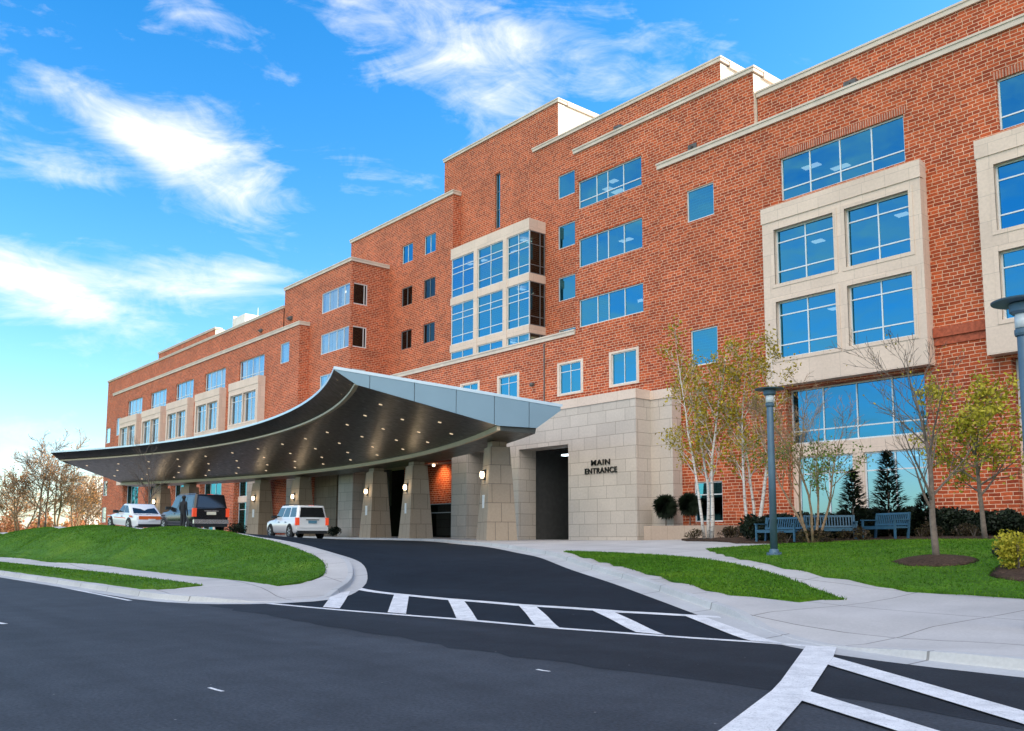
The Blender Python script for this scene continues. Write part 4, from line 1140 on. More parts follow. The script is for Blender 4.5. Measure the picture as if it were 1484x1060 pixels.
# background trees at left
PF = dict(wig=.11, up=.03, taper=.8, nb=[9, 6, 5], f0=[.28, .25, .2], ang=[42, 40, 42], lr=[.58, .52, .5], rr=.55, seg=1.6, rmin=.035)
bg = [(28, 165, 14.5, 3, 'orange', 'low bushy tree at the far left edge of the photo'), (58, 170, 20.0, 9, 'grey', 'tallest bare grey tree in the grove left of the hospital'),
      (84, 172, 18.5, 4, 'orange', 'broad tree with russet buds right beside the tallest bare tree'), (106, 178, 14.5, 17, 'orange', 'leaning russet budded tree in the middle of the grove'),
      (126, 190, 13.5, 6, 'grey', 'slim grey tree standing before the distant white tower'), (8, 190, 11, 8, 'orange', 'pinkish low tree cut by the left edge of the photo'),
      (138, 200, 10.5, 12, 'orange', 'short russet tree closest to the hospital end wall')]
for (px, tt, H, sd, kind, lab) in bg:
    t = Tree(100+sd); H *= .80
    for i in range(2 if H > 12 else 3):
        a = t.r.uniform(0, 6.28); t.branch(Vector((math.cos(a)*.4, math.sin(a)*.4, -.3)), Vector((math.cos(a)*.18, math.sin(a)*.18, 1)), H*t.r.uniform(.8, 1), H*.016, 0, 3, PF, 6)
    t.leaves(2, .30, .35, .62 if kind == 'orange' else .2)
    x, y = at_xy(px, tt); place_tree('bare_tree', t, (x, y, zf(x, y)), M['bark_warm'] if kind == 'orange' else M['bark'], M['leaf_orange'], lab, group='trees in the grove at left')
# undergrowth under the grove
rr = random.Random(8); t = Tree(77)
for k in range(9000):
    px = rr.uniform(-30, 150); tt = rr.uniform(180, 235); x, y = at_xy(px, tt); z = zf(x, y)+abs(rr.gauss(0, 1.7))*(1+.5*math.sin(px*.13))
    t.leaf(Vector((x, y, z)), .7)
tag(t.l.build('undergrowth', M['leaf_brush']), kind='stuff')
# far white tower block
x, y = at_xy(133, 330); fbw = empty('office_tower', (x, y, 0)); tag(fbw, 'pale distant tower block just left of the hospital end', 'building')
mb = MB(); mb.box(-3.5, 3.5, -5, 5, 0, 23); mb.build('wall', M['far_white'], fbw, solid=True)
mb = MB(); mb.box(-3.7, 3.7, -5.2, 5.2, 23, 23.5); mb.build('parapet', M['coping'], fbw, solid=True)
mb = MB()
for k in range(5):
    for j in range(3): mb.box(-2.8+j*2, -1.6+j*2, -5.06, -4.9, 3+k*4, 5.2+k*4)
tag(mb.build('window_band', M['glass_pale'], fbw, solid=True))

# conifers
def conifer(seed, H, rad):
    t = Tree(seed); t.w.tube([(0, 0, -.1), (0, 0, H*.5), (0, 0, H)], [.06, .04, .008], 6)
    n = int(H*520)
    for k in range(n):
        q = t.r.random()**1.35; z = .1+q*(H-.1); a = t.r.random()*6.28
        rr_ = rad*(1-q)**.85*(1+.22*math.sin(z*9+a*2))*t.r.uniform(.35, 1.0)+.03
        p = Vector((math.cos(a)*rr_, math.sin(a)*rr_, z)); d = Vector((math.cos(a), math.sin(a), t.r.uniform(-.1, .7))).normalized()
        s_ = Vector((-math.sin(a), math.cos(a), 0))*.045; L = t.r.uniform(.14, .34)
        t.l.quad(p-s_, p+d*L*.5-s_*.8+Vector((0, 0, .02)), p+d*L, p+s_)
    return t
for (px, tt, H, rd, sd, lab) in ((1238, 35, 2.6, .72, 1, 'dark pointed conifer left of the bench in front of the wide stone mullion'), (1290, 35.5, 3.35, .82, 2, 'taller dark conifer standing behind the right bench'),
                             (1343, 36, 1.7, .7, 3, 'stubby dark conifer half hidden behind the bare lawn tree')):
    x, y = at_xy(px, tt); place_tree('conifer', conifer(sd, H, rd), (x, y, gz(x, y)), M['bark'], M['leaf_dark'], lab, group='dark conifers in the bed')
# shrubs
def shrub(seed, w, d, h, n, sz, stems=5):
    t = Tree(seed)
    for k in range(stems):
        a = t.r.random()*6.28; t.w.tube([(0, 0, -.05), (math.cos(a)*w*.25, math.sin(a)*d*.25, h*.45), (math.cos(a)*w*.4, math.sin(a)*d*.4, h*.8)], [.02, .014, .006], 4)
    lumps = [(t.r.uniform(-.6, .6)*w, t.r.uniform(-.6, .6)*d, t.r.uniform(.3, .75)*h, t.r.uniform(.35, .6)) for _ in range(9)]
    for k in range(n):
        lx, ly, lz, lr = t.r.choice(lumps); v = Vector((t.r.gauss(0, 1), t.r.gauss(0, 1), t.r.gauss(0, 1))).normalized()*t.r.uniform(.6, 1.0)
        p = Vector((lx+v.x*w*lr, ly+v.y*d*lr, max(.02, lz+v.z*h*.45)))
        t.leaf(p, sz)
    return t
def place_shrub(name, t, loc, leafm, label, cat='shrub', group=None, rz=0):
    e = empty(name, loc, rz); tag(e, label, cat, group); t.w.build('stem', M['bark'], e)
    t.l.build('foliage', leafm, e); return e
hs = [shrub(200+k, 1.0, .75, 1.0, 3000, .14) for k in range(3)]
protos = []
rr = random.Random(3)
hedge_lab = 'dark yew shrub in the hedge row behind the benches'
for k, px in enumerate(range(1108, 1470, 21)):
    tt = 36.8+rr.uniform(-.5, .5); x, y = at_xy(px, tt)
    if k < 3:
        e = place_shrub('yew_shrub', hs[k], (x, y, gz(x, y)), M['leaf_dark'], hedge_lab, group='yew shrubs in the hedge row'); protos.append(e)
    else:
        e = copy_tree(protos[k % 3]); e.location = (x, y, gz(x, y)); e.rotation_euler = (0, 0, rr.uniform(0, 6)); s_ = rr.uniform(.85, 1.15); e.scale = (s_, s_, s_)
lows = [shrub(300+k, .55, .4, .42, 500, .07) for k in range(2)]
lp = []
for k, (px, tt) in enumerate(((1003, 40), (1052, 41), (1066, 40.5), (1082, 42), (1120, 38), (1140, 34.2), (1168, 33.4), (1192, 33), (1228, 33.6), (1252, 33.2), (1335, 33.4), (1352, 33.8), (1392, 33), (1412, 32.4))):
    x, y = at_xy(px, tt)
    if k < 2:
        e = place_shrub('heather_shrub', lows[k], (x, y, gz(x, y)), M['leaf_brown'], 'low brown heather mound along the front of the planting bed', group='low mounds along the bed edge'); lp.append(e)
    else:
        e = copy_tree(lp[k % 2]); e.location = (x, y, gz(x, y)); e.rotation_euler = (0, 0, rr.uniform(0, 6)); s_ = rr.uniform(.8, 1.2); e.scale = (s_, s_, s_)
tx, ty = at_xy(1474, 21.5)
place_shrub('yellow_shrub', shrub(401, .55, .5, .85, 2200, .075), (tx, ty, gz(tx, ty)), M['leaf_yellow'], 'bright yellow green bushy shrub at the right edge of the lawn')
tx2, ty2 = at_xy(1449, 23.5)
place_shrub('dark_shrub', shrub(402, .3, .3, .3, 500, .06), (tx2, ty2, gz(tx2, ty2)), M['leaf_dark'], 'tiny dark shrub left of the yellow shrub on the mulch')
x, y = at_xy(482, 84); place_shrub('dark_shrub', shrub(403, .9, .7, .8, 1400, .12), (x, y, gz(x, y)), M['leaf_dark'], 'squat dark shrub behind the white SUV between two canopy columns')
x, y = at_xy(345, 70); place_shrub('dark_shrub', shrub(404, 1.2, .8, .8, 1400, .12), (x, y, gz(x, y)), M['leaf_dark'], 'low dark shrub right of the black SUV beside a canopy column')
# mulch ring and right bed
def disc(name, cx_, cy_, rx, ry, mat, h=.10):
    mb = MB(); n = 28; rings = []
    rr2 = random.Random(int(cx_*10))
    wob = [1+rr2.uniform(-.06, .06) for _ in range(n)]
    for q, z in ((1.0, .03), (.85, .08), (.5, .08+h*.6), (.05, .08+h)):
        rings.append([(cx_+rx*q*wob[k]*math.cos(2*PI*k/n), cy_+ry*q*wob[k]*math.sin(2*PI*k/n), gz(cx_+rx*q*math.cos(2*PI*k/n), cy_+ry*q*math.sin(2*PI*k/n), .16)+z) for k in range(n)])
    mb.loft(rings, cap=True); return tag(mb.build(name, mat, smooth=True, solid=True), kind='structure')
disc('mulch_ring', TX, TY-.1, 1.05, 1.0, M['mulch'])
disc('mulch_bed', tx+1.1, ty+.7, 1.8, 2.3, M['mulch'], .06)
# planter with two topiary balls
pb = empty('stone_planter', (-35.6, 42.6, 1.3)); tag(pb, 'low tan stone planter wall beside the entrance block', 'planter')
mb = MB(); mb.box(-2.6, 2.9, -.5, -.2, -.2, 1.05); mb.box(2.6, 2.9, -.2, 2.2, -.2, 1.05); mb.build('wall', M['planter'], pb, solid=True)
mb = MB(); mb.box(-2.6, 2.6, -.2, 2.2, 0, .9); mb.build('soil', M['mulch'], pb, solid=True)
def topiary(seed, h, r):
    t = Tree(seed); t.w.tube([(0, 0, -.2), (.02, 0, h*.5), (0, 0, h)], [.05, .04, .03], 6)
    for k in range(4200):
        v = Vector((t.r.gauss(0, 1), t.r.gauss(0, 1), t.r.gauss(0, 1))).normalized(); p = Vector((0, 0, h+r*.5))+v*r*t.r.uniform(.15, 1.0)**.6*(1.1 if v.z > 0 else .95)
        s_ = v.orthogonal().normalized()*.032; L = t.r.uniform(.15, .42); e = p+(v+Vector((0, 0, -.35)))*L
        t.l.quad(p-s_, e-s_*.3, e+s_*.3, p+s_)
    for k in range(1300):
        v = Vector((t.r.gauss(0, 1), t.r.gauss(0, 1), t.r.gauss(0, 1))).normalized(); t.leaf(Vector((0, 0, h+r*.5))+v*r*t.r.uniform(.3, .98), .15)
    return t
for (px, Y, h, r, lab) in ((965, 43.4, 1.25, .62, 'ball topiary on a thin stem in the stone planter, nearest the entrance'), (1000, 43.6, 1.35, .58, 'ball topiary on a thin stem left of the lowest small window')):
    d = ray(px, 765); t_ = Y/d.y; x = d.x*t_
    place_tree('topiary', topiary(int(px), h, r*.78), (x, Y, 2.15), M['bark'], M['leaf_dark'], lab, 'topiary')

# grass blades standing on the lawns
def blades(poly, n, seed, h=.045, dens_near=True):
    r_ = np.random.default_rng(seed); xs = [p[0] for p in poly]; ys = [p[1] for p in poly]
    X = r_.uniform(min(xs), max(xs), n*3); Y = r_.uniform(min(ys), max(ys), n*3); k = inside(poly, X, Y); X, Y = X[k][:n], Y[k][:n]
    Z = ZF(X, Y)+lift(X, Y)+.03; m = len(X); a = r_.uniform(0, 6.28, m); w = r_.uniform(.012, .025, m); hh = h*r_.uniform(.5, 1.3, m); lx = r_.normal(0, .03, m); ly = r_.normal(0, .03, m)
    V = np.empty((m, 3, 3)); V[:, 0] = np.stack([X-np.cos(a)*w, Y-np.sin(a)*w, Z], 1); V[:, 1] = np.stack([X+np.cos(a)*w, Y+np.sin(a)*w, Z], 1); V[:, 2] = np.stack([X+lx, Y+ly, Z+hh], 1)
    mb = MB(); mb.v = [tuple(v) for v in V.reshape(-1, 3)]; mb.f = [(3*i, 3*i+1, 3*i+2) for i in range(m)]; mb.mi = [0]*m
    return mb
def edge_blades(mb, poly, n, seed, h=.07):
    r_ = random.Random(seed); L = densify(poly, .1)
    for _ in range(n):
        x, y = r_.choice(L); x += r_.gauss(0, .05); y += r_.gauss(0, .05); z = zf(x, y)+float(lift(x, y)[0])+.01
        a = r_.uniform(0, 6.28); w = .014
        mb.add([(x-math.cos(a)*w, y-math.sin(a)*w, z), (x+math.cos(a)*w, y+math.sin(a)*w, z), (x+r_.gauss(0, .04), y+r_.gauss(0, .04), z+h*r_.uniform(.5, 1.3))], [(0, 1, 2)])
for poly, n, sd in ((lawn_l, 110000, 1), (lawn_i, 22000, 2), (lawn_r, 90000, 3), (verge, 26000, 4)):
    near = poly
    mb = blades(near, n, sd); edge_blades(mb, near, 3000, sd)
    tag(mb.build('grass', M['blade']), kind='stuff')

# ------------------------------------------------------------------ lamp posts
def lamp_post(loc, h, label):
    e = empty('lamp_post', loc); tag(e, label, 'lamp post', 'blue grey lamp posts on the lawn side')
    mb = MB(); mb.lathe([(.24, 0), (.24, .05), (.17, .07), (.15, .16), (.12, .2)], sides=20)
    for k in range(4): mb.lathe([(.03, .05), (.03, .1)], (.2*math.cos(k*PI/2+.7), .2*math.sin(k*PI/2+.7), 0), 8)
    mb.build('base', M['lamp_paint'], e)
    mb = MB(); mb.lathe([(.115, .2), (.112, h*.5), (.105, h-.62), (.10, h-.60)], sides=20); mb.build('pole', M['lamp_paint'], e, smooth=True)
    mb = MB(); mb.lathe([(.13, h-.60), (.14, h-.56), (.14, h-.5), (.11, h-.47)], sides=20); mb.build('collar', M['lamp_paint'], e)
    mb = MB(); mb.lathe([(.125, h-.47), (.125, h-.24)], sides=20); mb.build('lens', M['lamp_lens'], e, smooth=True)
    mb = MB(); mb.lathe([(.15, h-.24), (.20, h-.20), (.20, h-.07), (.16, h-.05), (.46, h-.045), (.47, h-.02), (.30, h), (.01, h+.01)], sides=28); mb.build('shade', M['lamp_paint'], e)
    return e
p1 = at_depth(1122, 804, 28.5); lamp_post((p1.x, p1.y, gz(p1.x, p1.y, .17)), 5.35, 'whole blue grey lamp post with flat disc top on the lawn by the birches')
p2 = at_depth(1481, 470, 14.8); lamp_post((p2.x+.02, p2.y, gz(p2.x, p2.y, .14)), 5.35-.0, 'nearer blue grey lamp post cut off by the right edge of the photo')

# ------------------------------------------------------------------ benches
def bench():
    e = empty('park_bench'); W = .92
    for sx in (-1, 1):
        x = sx*(W-.05)
        mb = MB(); mb.box(x-.035, x+.035, -.30, -.24, 0, .64); mb.build('leg', M['blue_paint'], e, solid=True)
        mb = MB(); mb.hexa([(x-.035, .22, 0), (x+.035, .22, 0), (x+.035, .29, 0), (x-.035, .29, 0)], [(x-.035, .34, .92), (x+.035, .34, .92), (x+.035, .39, .92), (x-.035, .39, .92)]); mb.build('leg', M['blue_paint'], e, solid=True)
        mb = MB(); mb.box(x-.045, x+.045, -.34, .30, .64, .68); mb.box(x-.03, x+.03, -.24, .26, .36, .41); mb.build('armrest', M['blue_paint'], e, solid=True)
    mb = MB()
    for k in range(6): mb.box(-W+.09, W-.09, -.30+k*.095, -.225+k*.095, .41, .44)
    mb.box(-W+.09, W-.09, -.29, -.26, .33, .41); mb.build('seat', M['blue_paint'], e, solid=True)
    mb = MB()
    def tilt(z): return .24+(z-.41)*.24
    for z in (.50, .88): mb.hexa([(-W+.03, tilt(z), z-.035), (W-.03, tilt(z), z-.035), (W-.03, tilt(z)+.04, z-.035), (-W+.03, tilt(z)+.04, z-.035)], [(-W+.03, tilt(z)+.012, z+.035), (W-.03, tilt(z)+.012, z+.035), (W-.03, tilt(z)+.055, z+.035), (-W+.03, tilt(z)+.055, z+.035)])
    for k in range(17):
        x = -W+.12+k*(2*W-.24)/16; mb.hexa([(x-.02, tilt(.5)+.012, .53), (x+.02, tilt(.5)+.012, .53), (x+.02, tilt(.5)+.035, .53), (x-.02, tilt(.5)+.035, .53)], [(x-.02, tilt(.86)+.012, .86), (x+.02, tilt(.86)+.012, .86), (x+.02, tilt(.86)+.035, .86), (x-.02, tilt(.86)+.035, .86)])
    mb.build('backrest', M['blue_paint'], e, solid=True)
    return e
bp_ = bench()
spots = [(1283, 33.0, -24, 'rightmost blue slatted bench between the conifer and the bare lawn tree'), (1204, 33.8, 38, 'blue slatted bench partly behind the green multi-stemmed tree'), (1130, 34.8, -4, 'blue slatted bench half hidden by the nearer lamp post')]
for k, (px, tt, a, lab) in enumerate(spots):
    o = bp_ if k == 0 else copy_tree(bp_)
    x, y = at_xy(px, tt); o.location = (x, y, gz(x, y, .2)); o.rotation_euler = (0, 0, R(a)); o.scale = (1.03,)*3
    tag(o, lab, 'bench', 'blue benches along the planting bed')

# ------------------------------------------------------------------ vehicles (x forward, y left)
def ring_loft(mb, st, mi=0):
    # st: list of (x, [(y,z)...half profile bottom->top]) mirrored
    rings = []
    for x, hp in st:
        rings.append([(x, y, z) for y, z in hp]+[(x, -y, z) for y, z in hp[::-1]])
    mb.loft(rings, mi, cap=True)
def vehicle(name, kind, paint, L, W, H, label):
    e = empty(name); tag(e, label, 'car' if kind == 'sedan' else 'SUV')
    hl, hw = L/2, W/2
    gc = .22 if kind == 'sedan' else .28
    belt = H*.60 if kind != 'sedan' else H*.62
    if kind == 'sedan':
        low = [(-hl, .80, .92, .40), (-hl+.06, .90, .98, .30), (-hl+.5, .97, 1.0, .2), (-hl+1.1, 1.0, 1.0, gc), (0, 1.0, 1.0, gc), (.9, 1.0, .985, gc), (1.3, 1.0, .93, gc), (hl-.5, .95, .80, .2), (hl-.06, .84, .70, .28), (hl, .72, .60, .38)]
        cab = [(-hl+.85, -hl+1.75), (hl-1.55, hl-2.45)]
    else:
        low = [(-hl, .94, 1.0, .46), (-hl+.08, .97, 1.0, .36), (-hl+.5, 1.0, 1.0, gc), (-.5, 1.0, 1.0, gc), (hl-1.7, 1.0, .985, gc), (hl-1.2, 1.0, .93, gc), (hl-.5, .97, .90, .25), (hl-.08, .9, .84, .3), (hl, .8, .74, .4)]
        cab = [(-hl+.03, -hl+.24), (hl-1.35, hl-2.15)]
    mb = MB(); st = []
    for (x, wf, zf_, zb) in low:
        w = hw*wf; zt = belt*zf_
        st.append((x, [(w*.55, zb), (w*.92, zb+.02), (w*.985, zb+.14), (w, zb+(zt-zb)*.55), (w*.985, zt-.10), (w*.94, zt-.03), (w*.80, zt), (.001, zt+.02)]))
    ring_loft(mb, st)
    (r0, r1), (f0, f1) = cab[0], cab[1]
    cw0, cw1 = hw*.955, hw*.80
    cs = []
    def cabsec(x, z, w): return (x, z, w)
    # cabin as stacked horizontal sections
    rings = []
    for q, rz in ((0, 0), (.55, .55), (.85, .9), (.97, .985), (1.0, 1.0)):
        z = belt-.04+(H-belt+.04)*rz; xr = r0+(r1-r0)*q; xf = f0+(f1-f0)*q; w = cw0+(cw1-cw0)*q*(1 if q < .95 else 1.08)
        k = .10; 
        if q == 1.0: w -= .1; xr += .1; xf -= .1
        rings.append([(xr, -w+k, z), (xr+k, -w, z), (xf-k*3, -w, z), (xf, -w+k*3, z), (xf+.05, 0, z), (xf, w-k*3, z), (xf-k*3, w, z), (xr+k, w, z), (xr, w-k, z), (xr-.03, 0, z)])
    mb.loft(rings)
    body = mb.build('body', paint, e, smooth=True, solid=True)
    m = body.modifiers.new('edge', 'EDGE_SPLIT'); m.split_angle = R(38)
    # side glass
    def side_pt(x, q, s, o=.012):
        z = belt-.04+(H-belt+.04)*q; w = cw0+(cw1-cw0)*q
        return (x, s*(w+o), z)
    qb, qt = .16, .84
    xb0 = r0+(r1-r0)*qb; xb1 = f0+(f1-f0)*qb; xt0 = r0+(r1-r0)*qt; xt1 = f0+(f1-f0)*qt
    cuts = [0.03, .30, .36, .64, .68, .97] if kind == 'suv' else [.06, .46, .50, .95]
    for s in (1, -1):
        for a, b in zip(cuts[::2], cuts[1::2]):
            lb = lambda q_, v: (xb0+.12+(xb1-.30-xb0-.12)*v) if q_ == 0 else (xt0+.10+(xt1-.16-xt0-.10)*v)
            mb = MB(); poly = [side_pt(lb(0, a), qb, s), side_pt(lb(0, b), qb, s), side_pt(lb(1, b), qt, s), side_pt(lb(1, a), qt, s)]
            mb.prism(poly, (0, -s*.02, 0)); mb.build('side_window', M['car_glass'], e, solid=True)
    # rear and front glass
    for nm, xa, xb_, s in (('rear_window', r0, r1, -1), ('windscreen', f0, f1, 1)):
        q0, q1 = .14, .86
        w0 = cw0+(cw1-cw0)*q0-(.16 if s < 0 else .3); w1 = cw0+(cw1-cw0)*q1-(.16 if s < 0 else .26)
        za = belt-.04+(H-belt+.04)*q0; zb_ = belt-.04+(H-belt+.04)*(.55+(q1-.55)*1.15 if q1 > .55 else q1)
        zb_ = min(zb_, H-.12)
        xo = s*(.045 if s < 0 else .06)
        mb = MB(); poly = [(xa+(xb_-xa)*q0+xo, -w0, za), (xa+(xb_-xa)*q0+xo, w0, za), (xa+(xb_-xa)*q1+xo, w1, zb_), (xa+(xb_-xa)*q1+xo, -w1, zb_)]
        mb.prism(poly, (-s*.05, 0, 0)); mb.build(nm, M['car_glass'], e, solid=True)
    # wheels with arches
    wr = .40 if kind == 'suv' else .35
    for x in (hl-.98, -hl+(1.05 if kind == 'suv' else 1.1)):
        for s in (1, -1):
            mb = MB(); 
            ringa = lambda r_, y_: [(x+r_*math.cos(2*PI*k/24), s*y_, wr+r_*math.sin(2*PI*k/24)) for k in range(24)]
            mb.loft([ringa(wr+.09, hw-.14), ringa(wr+.09, hw+.004)]); mb.build('wheel_arch', M['trim_black'], e, solid=True)
            wh = empty('wheel', (x, s*(hw-.11), wr)); wh.parent = e
            def rg(r_, y_): return [(r_*math.cos(2*PI*k/24), s*y_, r_*math.sin(2*PI*k/24)) for k in range(24)]
            mb = MB(); mb.loft([rg(wr*.62, -.12), rg(wr*.94, -.12), rg(wr, -.09), rg(wr, .10), rg(wr*.94, .135), rg(wr*.64, .14)]); mb.build('tyre', M['rubber'], wh, solid=True)
            mb = MB(); mb.loft([rg(wr*.66, .10), rg(wr*.66, .143), rg(wr*.58, .135)], cap=False)
            for k in range(5):
                a = 2*PI*k/5; c_, s_ = math.cos(a), math.sin(a); u = Vector((c_, 0, s_)); v = Vector((-s_, 0, c_))
                b4 = [u*.05-v*.05, u*.05+v*.05, u*wr*.6+v*.035, u*wr*.6-v*.035]
                mb.prism([tuple(p+Vector((0, s*.125, 0))) for p in b4], (0, s*.02, 0))
            mb.lathe([(.001, 0), (.06, 0)], (0, 0, 0), 8)
            mb.build('rim', M['rim'], wh, solid=True)
    # lights, bumper, plate, mirrors, handles
    zl0, zl1 = (belt*.66, belt*1.0) if kind == 'suv' else (belt*.70, belt*.90)
    if kind == 'suv':
        for s in (1, -1):
            mb = MB(); mb.box(-hl-.02, -hl+.16, s*(hw-.20) if s > 0 else -hw-.012, hw+.012 if s > 0 else -(hw-.20), zl0, zl1+.05); mb.build('tail_light', M['tail'], e, solid=True)
        mb = MB(); mb.box(-hl-.07, -hl+.10, -hw+.04, hw-.04, .46, .70); mb.box(-hl-.09, -hl, -hw*.8, hw*.8, .62, .70); mb.build('bumper', M['chrome'] if paint == M['car_black'] else paint, e, solid=True)
        mb = MB(); mb.box(-hl-.05, -hl+.3, -hw+.1, hw-.1, .27, .46); mb.build('lower_valance', M['trim_black'], e, solid=True)
        mb = MB(); mb.box(-hl-.035, -hl, -.27 + (-.0), .27, belt*.75, belt*.75+.17); mb.build('number_plate', M['plate_pale'] if paint == M['car_black'] else M['plate_blue'], e, solid=True)
        mb = MB(); mb.box(-hl-.03, -hl, -.42, .42, belt*.75+.2, belt*.75+.25); mb.build('tailgate_handle', M['trim_black'] if paint != M['car_black'] else M['chrome'], e, solid=True)
        mb = MB()
        for s in (1, -1): mb.tube([(-hl+.6, s*cw1*.82, H-.02), (-hl+.7, s*cw1*.82, H+.05), (f1-.2, s*cw1*.82, H+.05), (f1-.1, s*cw1*.82, H-.02)], .022, 6)
        mb.build('roof_rack', M['trim_black'] if paint != M['car_black'] else M['dark_alu'], e)
        mb = MB(); mb.box(r1-.02, r1+.08, -.16, .16, H-.03, H+.01); mb.build('brake_light', M['tail'], e, solid=True)
    else:
        mb = MB(); mb.box(-hl-.02, -hl+.1, -hw*.80, hw*.80, zl0, zl1); mb.build('tail_light', M['orange'], e, solid=True)
        mb = MB(); mb.box(-hl-.07, -hl+.15, -hw*.86, hw*.86, .42, .58); mb.build('bumper', paint, e, solid=True)
        mb = MB(); mb.box(-hl-.03, -hl+.3, -hw*.8, hw*.8, .24, .42); mb.build('lower_valance', M['trim_black'], e, solid=True)
        mb = MB(); mb.box(-hl-.045, -hl, -.22, .22, .60, .74); mb.build('number_plate', M['white_plate'], e, solid=True)
        for s in (1, -1):
            for k, (x0, x1, z0, z1) in enumerate(((-hl+.5, -hl+1.0, .80, .92), (hl-1.0, hl-.45, .66, .76), (-1.0, 1.0, .70, .75))):
                mb = MB(); y = s*(hw+.004); mb.prism([(x0, y, z0), (x1, y, z0), (x1+.1, y, z1), (x0+.1, y, z1)], (0, s*.006, 0)); mb.build('side_stripe', M['orange'], e, solid=True)
    for s in (1, -1):
        mb = MB(); x = f0-.55; mb.box(x-.07, x+.09, s*hw*.96 if s > 0 else -hw-.26, hw+.26 if s > 0 else -hw*.96, belt+.0, belt+.19); mb.build('mirror', M['trim_black'], e, solid=True)
        mb = MB(); mb.box(hl-.25, hl-.02, s*hw*.55 if s > 0 else -hw*.86, hw*.86 if s > 0 else -hw*.55, belt*.66, belt*.80); mb.build('headlight', M['lamp_lens'], e, solid=True)
        mb = MB()
        for x in ((.2, -.9) if kind == 'suv' else (-.3,)): mb.box(x-.1, x+.1, s*(hw-.005) if s > 0 else -(hw+.03), hw+.03 if s > 0 else -(hw-.005), belt*.80, belt*.80+.04)
        mb.build('door_handle', M['trim_black'] if paint != M['car_black'] else M['dark_alu'], e, solid=True)
    return e
def drive_to(e, px, t, head, zoff=0.0):
    x, y = at_xy(px, t); e.location = (x, y, zf(x, y)+zoff); e.rotation_euler = (0, 0, R(head))
    # follow the slope of the drive
    c, s = math.cos(R(head)), math.sin(R(head)); z1 = zf(x+c*1.5, y+s*1.5); z0 = zf(x-c*1.5, y-s*1.5)
    e.rotation_euler = (0, -math.atan2(z1-z0, 3.0), R(head))
v1 = vehicle('white_suv', 'suv', M['car_white'], 5.2, 2.08, 2.0, 'white SUV with blue number plate stopped under the canopy by the columns'); drive_to(v1, 428, 57, 176)
v2 = vehicle('black_suv', 'suv', M['car_black'], 5.5, 2.12, 2.16, 'large glossy black SUV with chrome bumper behind the grass mound'); drive_to(v2, 278, 54, 181)
v3 = vehicle('striped_car', 'sedan', M['car_white'], 5.1, 2.0, 1.62, 'white saloon car with orange stripes and orange tail panel, leftmost vehicle'); drive_to(v3, 195, 58, 184)

# ------------------------------------------------------------------ person beside the black SUV
def person(loc, rz, label, sc=1.0):
    e = empty('person', loc, rz); tag(e, label, 'person'); e.scale = (sc,)*3
    V = []; Ed = []; Rr = []
    def v(p, r, par=None):
        V.append(p); Rr.append(r); i = len(V)-1
        if par is not None: Ed.append((par, i))
        return i
    pel = v((0, 0, .95), .15); sp = v((0, .01, 1.15), .135, pel); ch = v((0, 0, 1.35), .165, sp); nk = v((0, 0, 1.50), .065, ch)
    hd = v((0, -.01, 1.60), .085, nk); ht = v((0, -.01, 1.72), .075, hd)
    for s in (1, -1):
        h = v((s*.09, 0, .88), .105, pel); k = v((s*.11, -.02, .50), .07, h); a = v((s*.12, .02, .09), .05, k); to = v((s*.13, -.15, .035), .035, a)
        sh = v((s*.19, 0, 1.42), .065, ch); el = v((s*.26, .03, 1.14), .048, sh); wr = v((s*.24, -.06, .90), .032, el); pa = v((s*.235, -.08, .83), .03, wr)
        for q in range(4):
            fy = -.11+q*.02; f1 = v((s*.235, fy, .77-.005*q), .010, pa); v((s*.225, fy+.005, .73+.008*abs(q-1)), .009, f1)
        th = v((s*.21, -.115, .80), .011, pa); v((s*.20, -.125, .77), .009, th)
    me = bpy.data.meshes.new('body'); me.from_pydata(V, Ed, []); me.materials.append(M['cloth'])
    o = bpy.data.objects.new('body', me); COL.objects.link(o); o.parent = e
    m = o.modifiers.new('skin', 'SKIN'); m.use_smooth_shade = True
    for i, sv in enumerate(me.skin_vertices[0].data): sv.radius = (Rr[i], Rr[i]*(.72 if i in (0, 1, 2) else 1)); sv.use_root = (i == 0)
    o.modifiers.new('sub', 'SUBSURF').levels = 2; o.modifiers['sub'].render_levels = 2
    mb = MB(); mb.sphere((0, .0, 1.69), .112, seg=14, rg=8, sc=(.85, 1, .9)); mb.build('hair', M['hair'], e, smooth=True)
    return e
x, y = at_xy(264, 50.2); person((x, y, zf(x, y)+.02), R(200), 'person in black uniform standing at the left side of the black SUV', 1.08)

# ------------------------------------------------------------------ light and sky
SUN_AZ, SUN_EL = 60.0, 25.0     # degrees from +X towards +Y
S = Vector((math.cos(R(SUN_EL))*math.cos(R(SUN_AZ)), math.cos(R(SUN_EL))*math.sin(R(SUN_AZ)), math.sin(R(SUN_EL))))
sl = bpy.data.lights.new('sun', 'SUN'); sl.energy = 3.6; sl.angle = R(0.5); sl.color = (1.0, .86, .68)
so = bpy.data.objects.new('sun', sl); COL.objects.link(so); so.rotation_euler = S.to_track_quat('Z', 'Y').to_euler()
W = bpy.data.worlds.new('World'); scene.world = W; W.use_nodes = True
wt = W.node_tree; wt.nodes.clear()
class WNT(NT):
    def __init__(s): s.t = wt
wn = WNT()
sky = wn.n('ShaderNodeTexSky'); sky.sky_type = 'NISHITA'; sky.sun_disc = False; sky.sun_elevation = R(SUN_EL); sky.sun_rotation = R(90-SUN_AZ)
sky.altitude = 100; sky.air_density = 1.0; sky.dust_density = 0.6; sky.ozone_density = 2.0
tc = wn.n('ShaderNodeTexCoord'); dirv = tc.outputs['Generated']
sep = wn.n('ShaderNodeSeparateXYZ'); wn.link(dirv, sep.inputs[0])
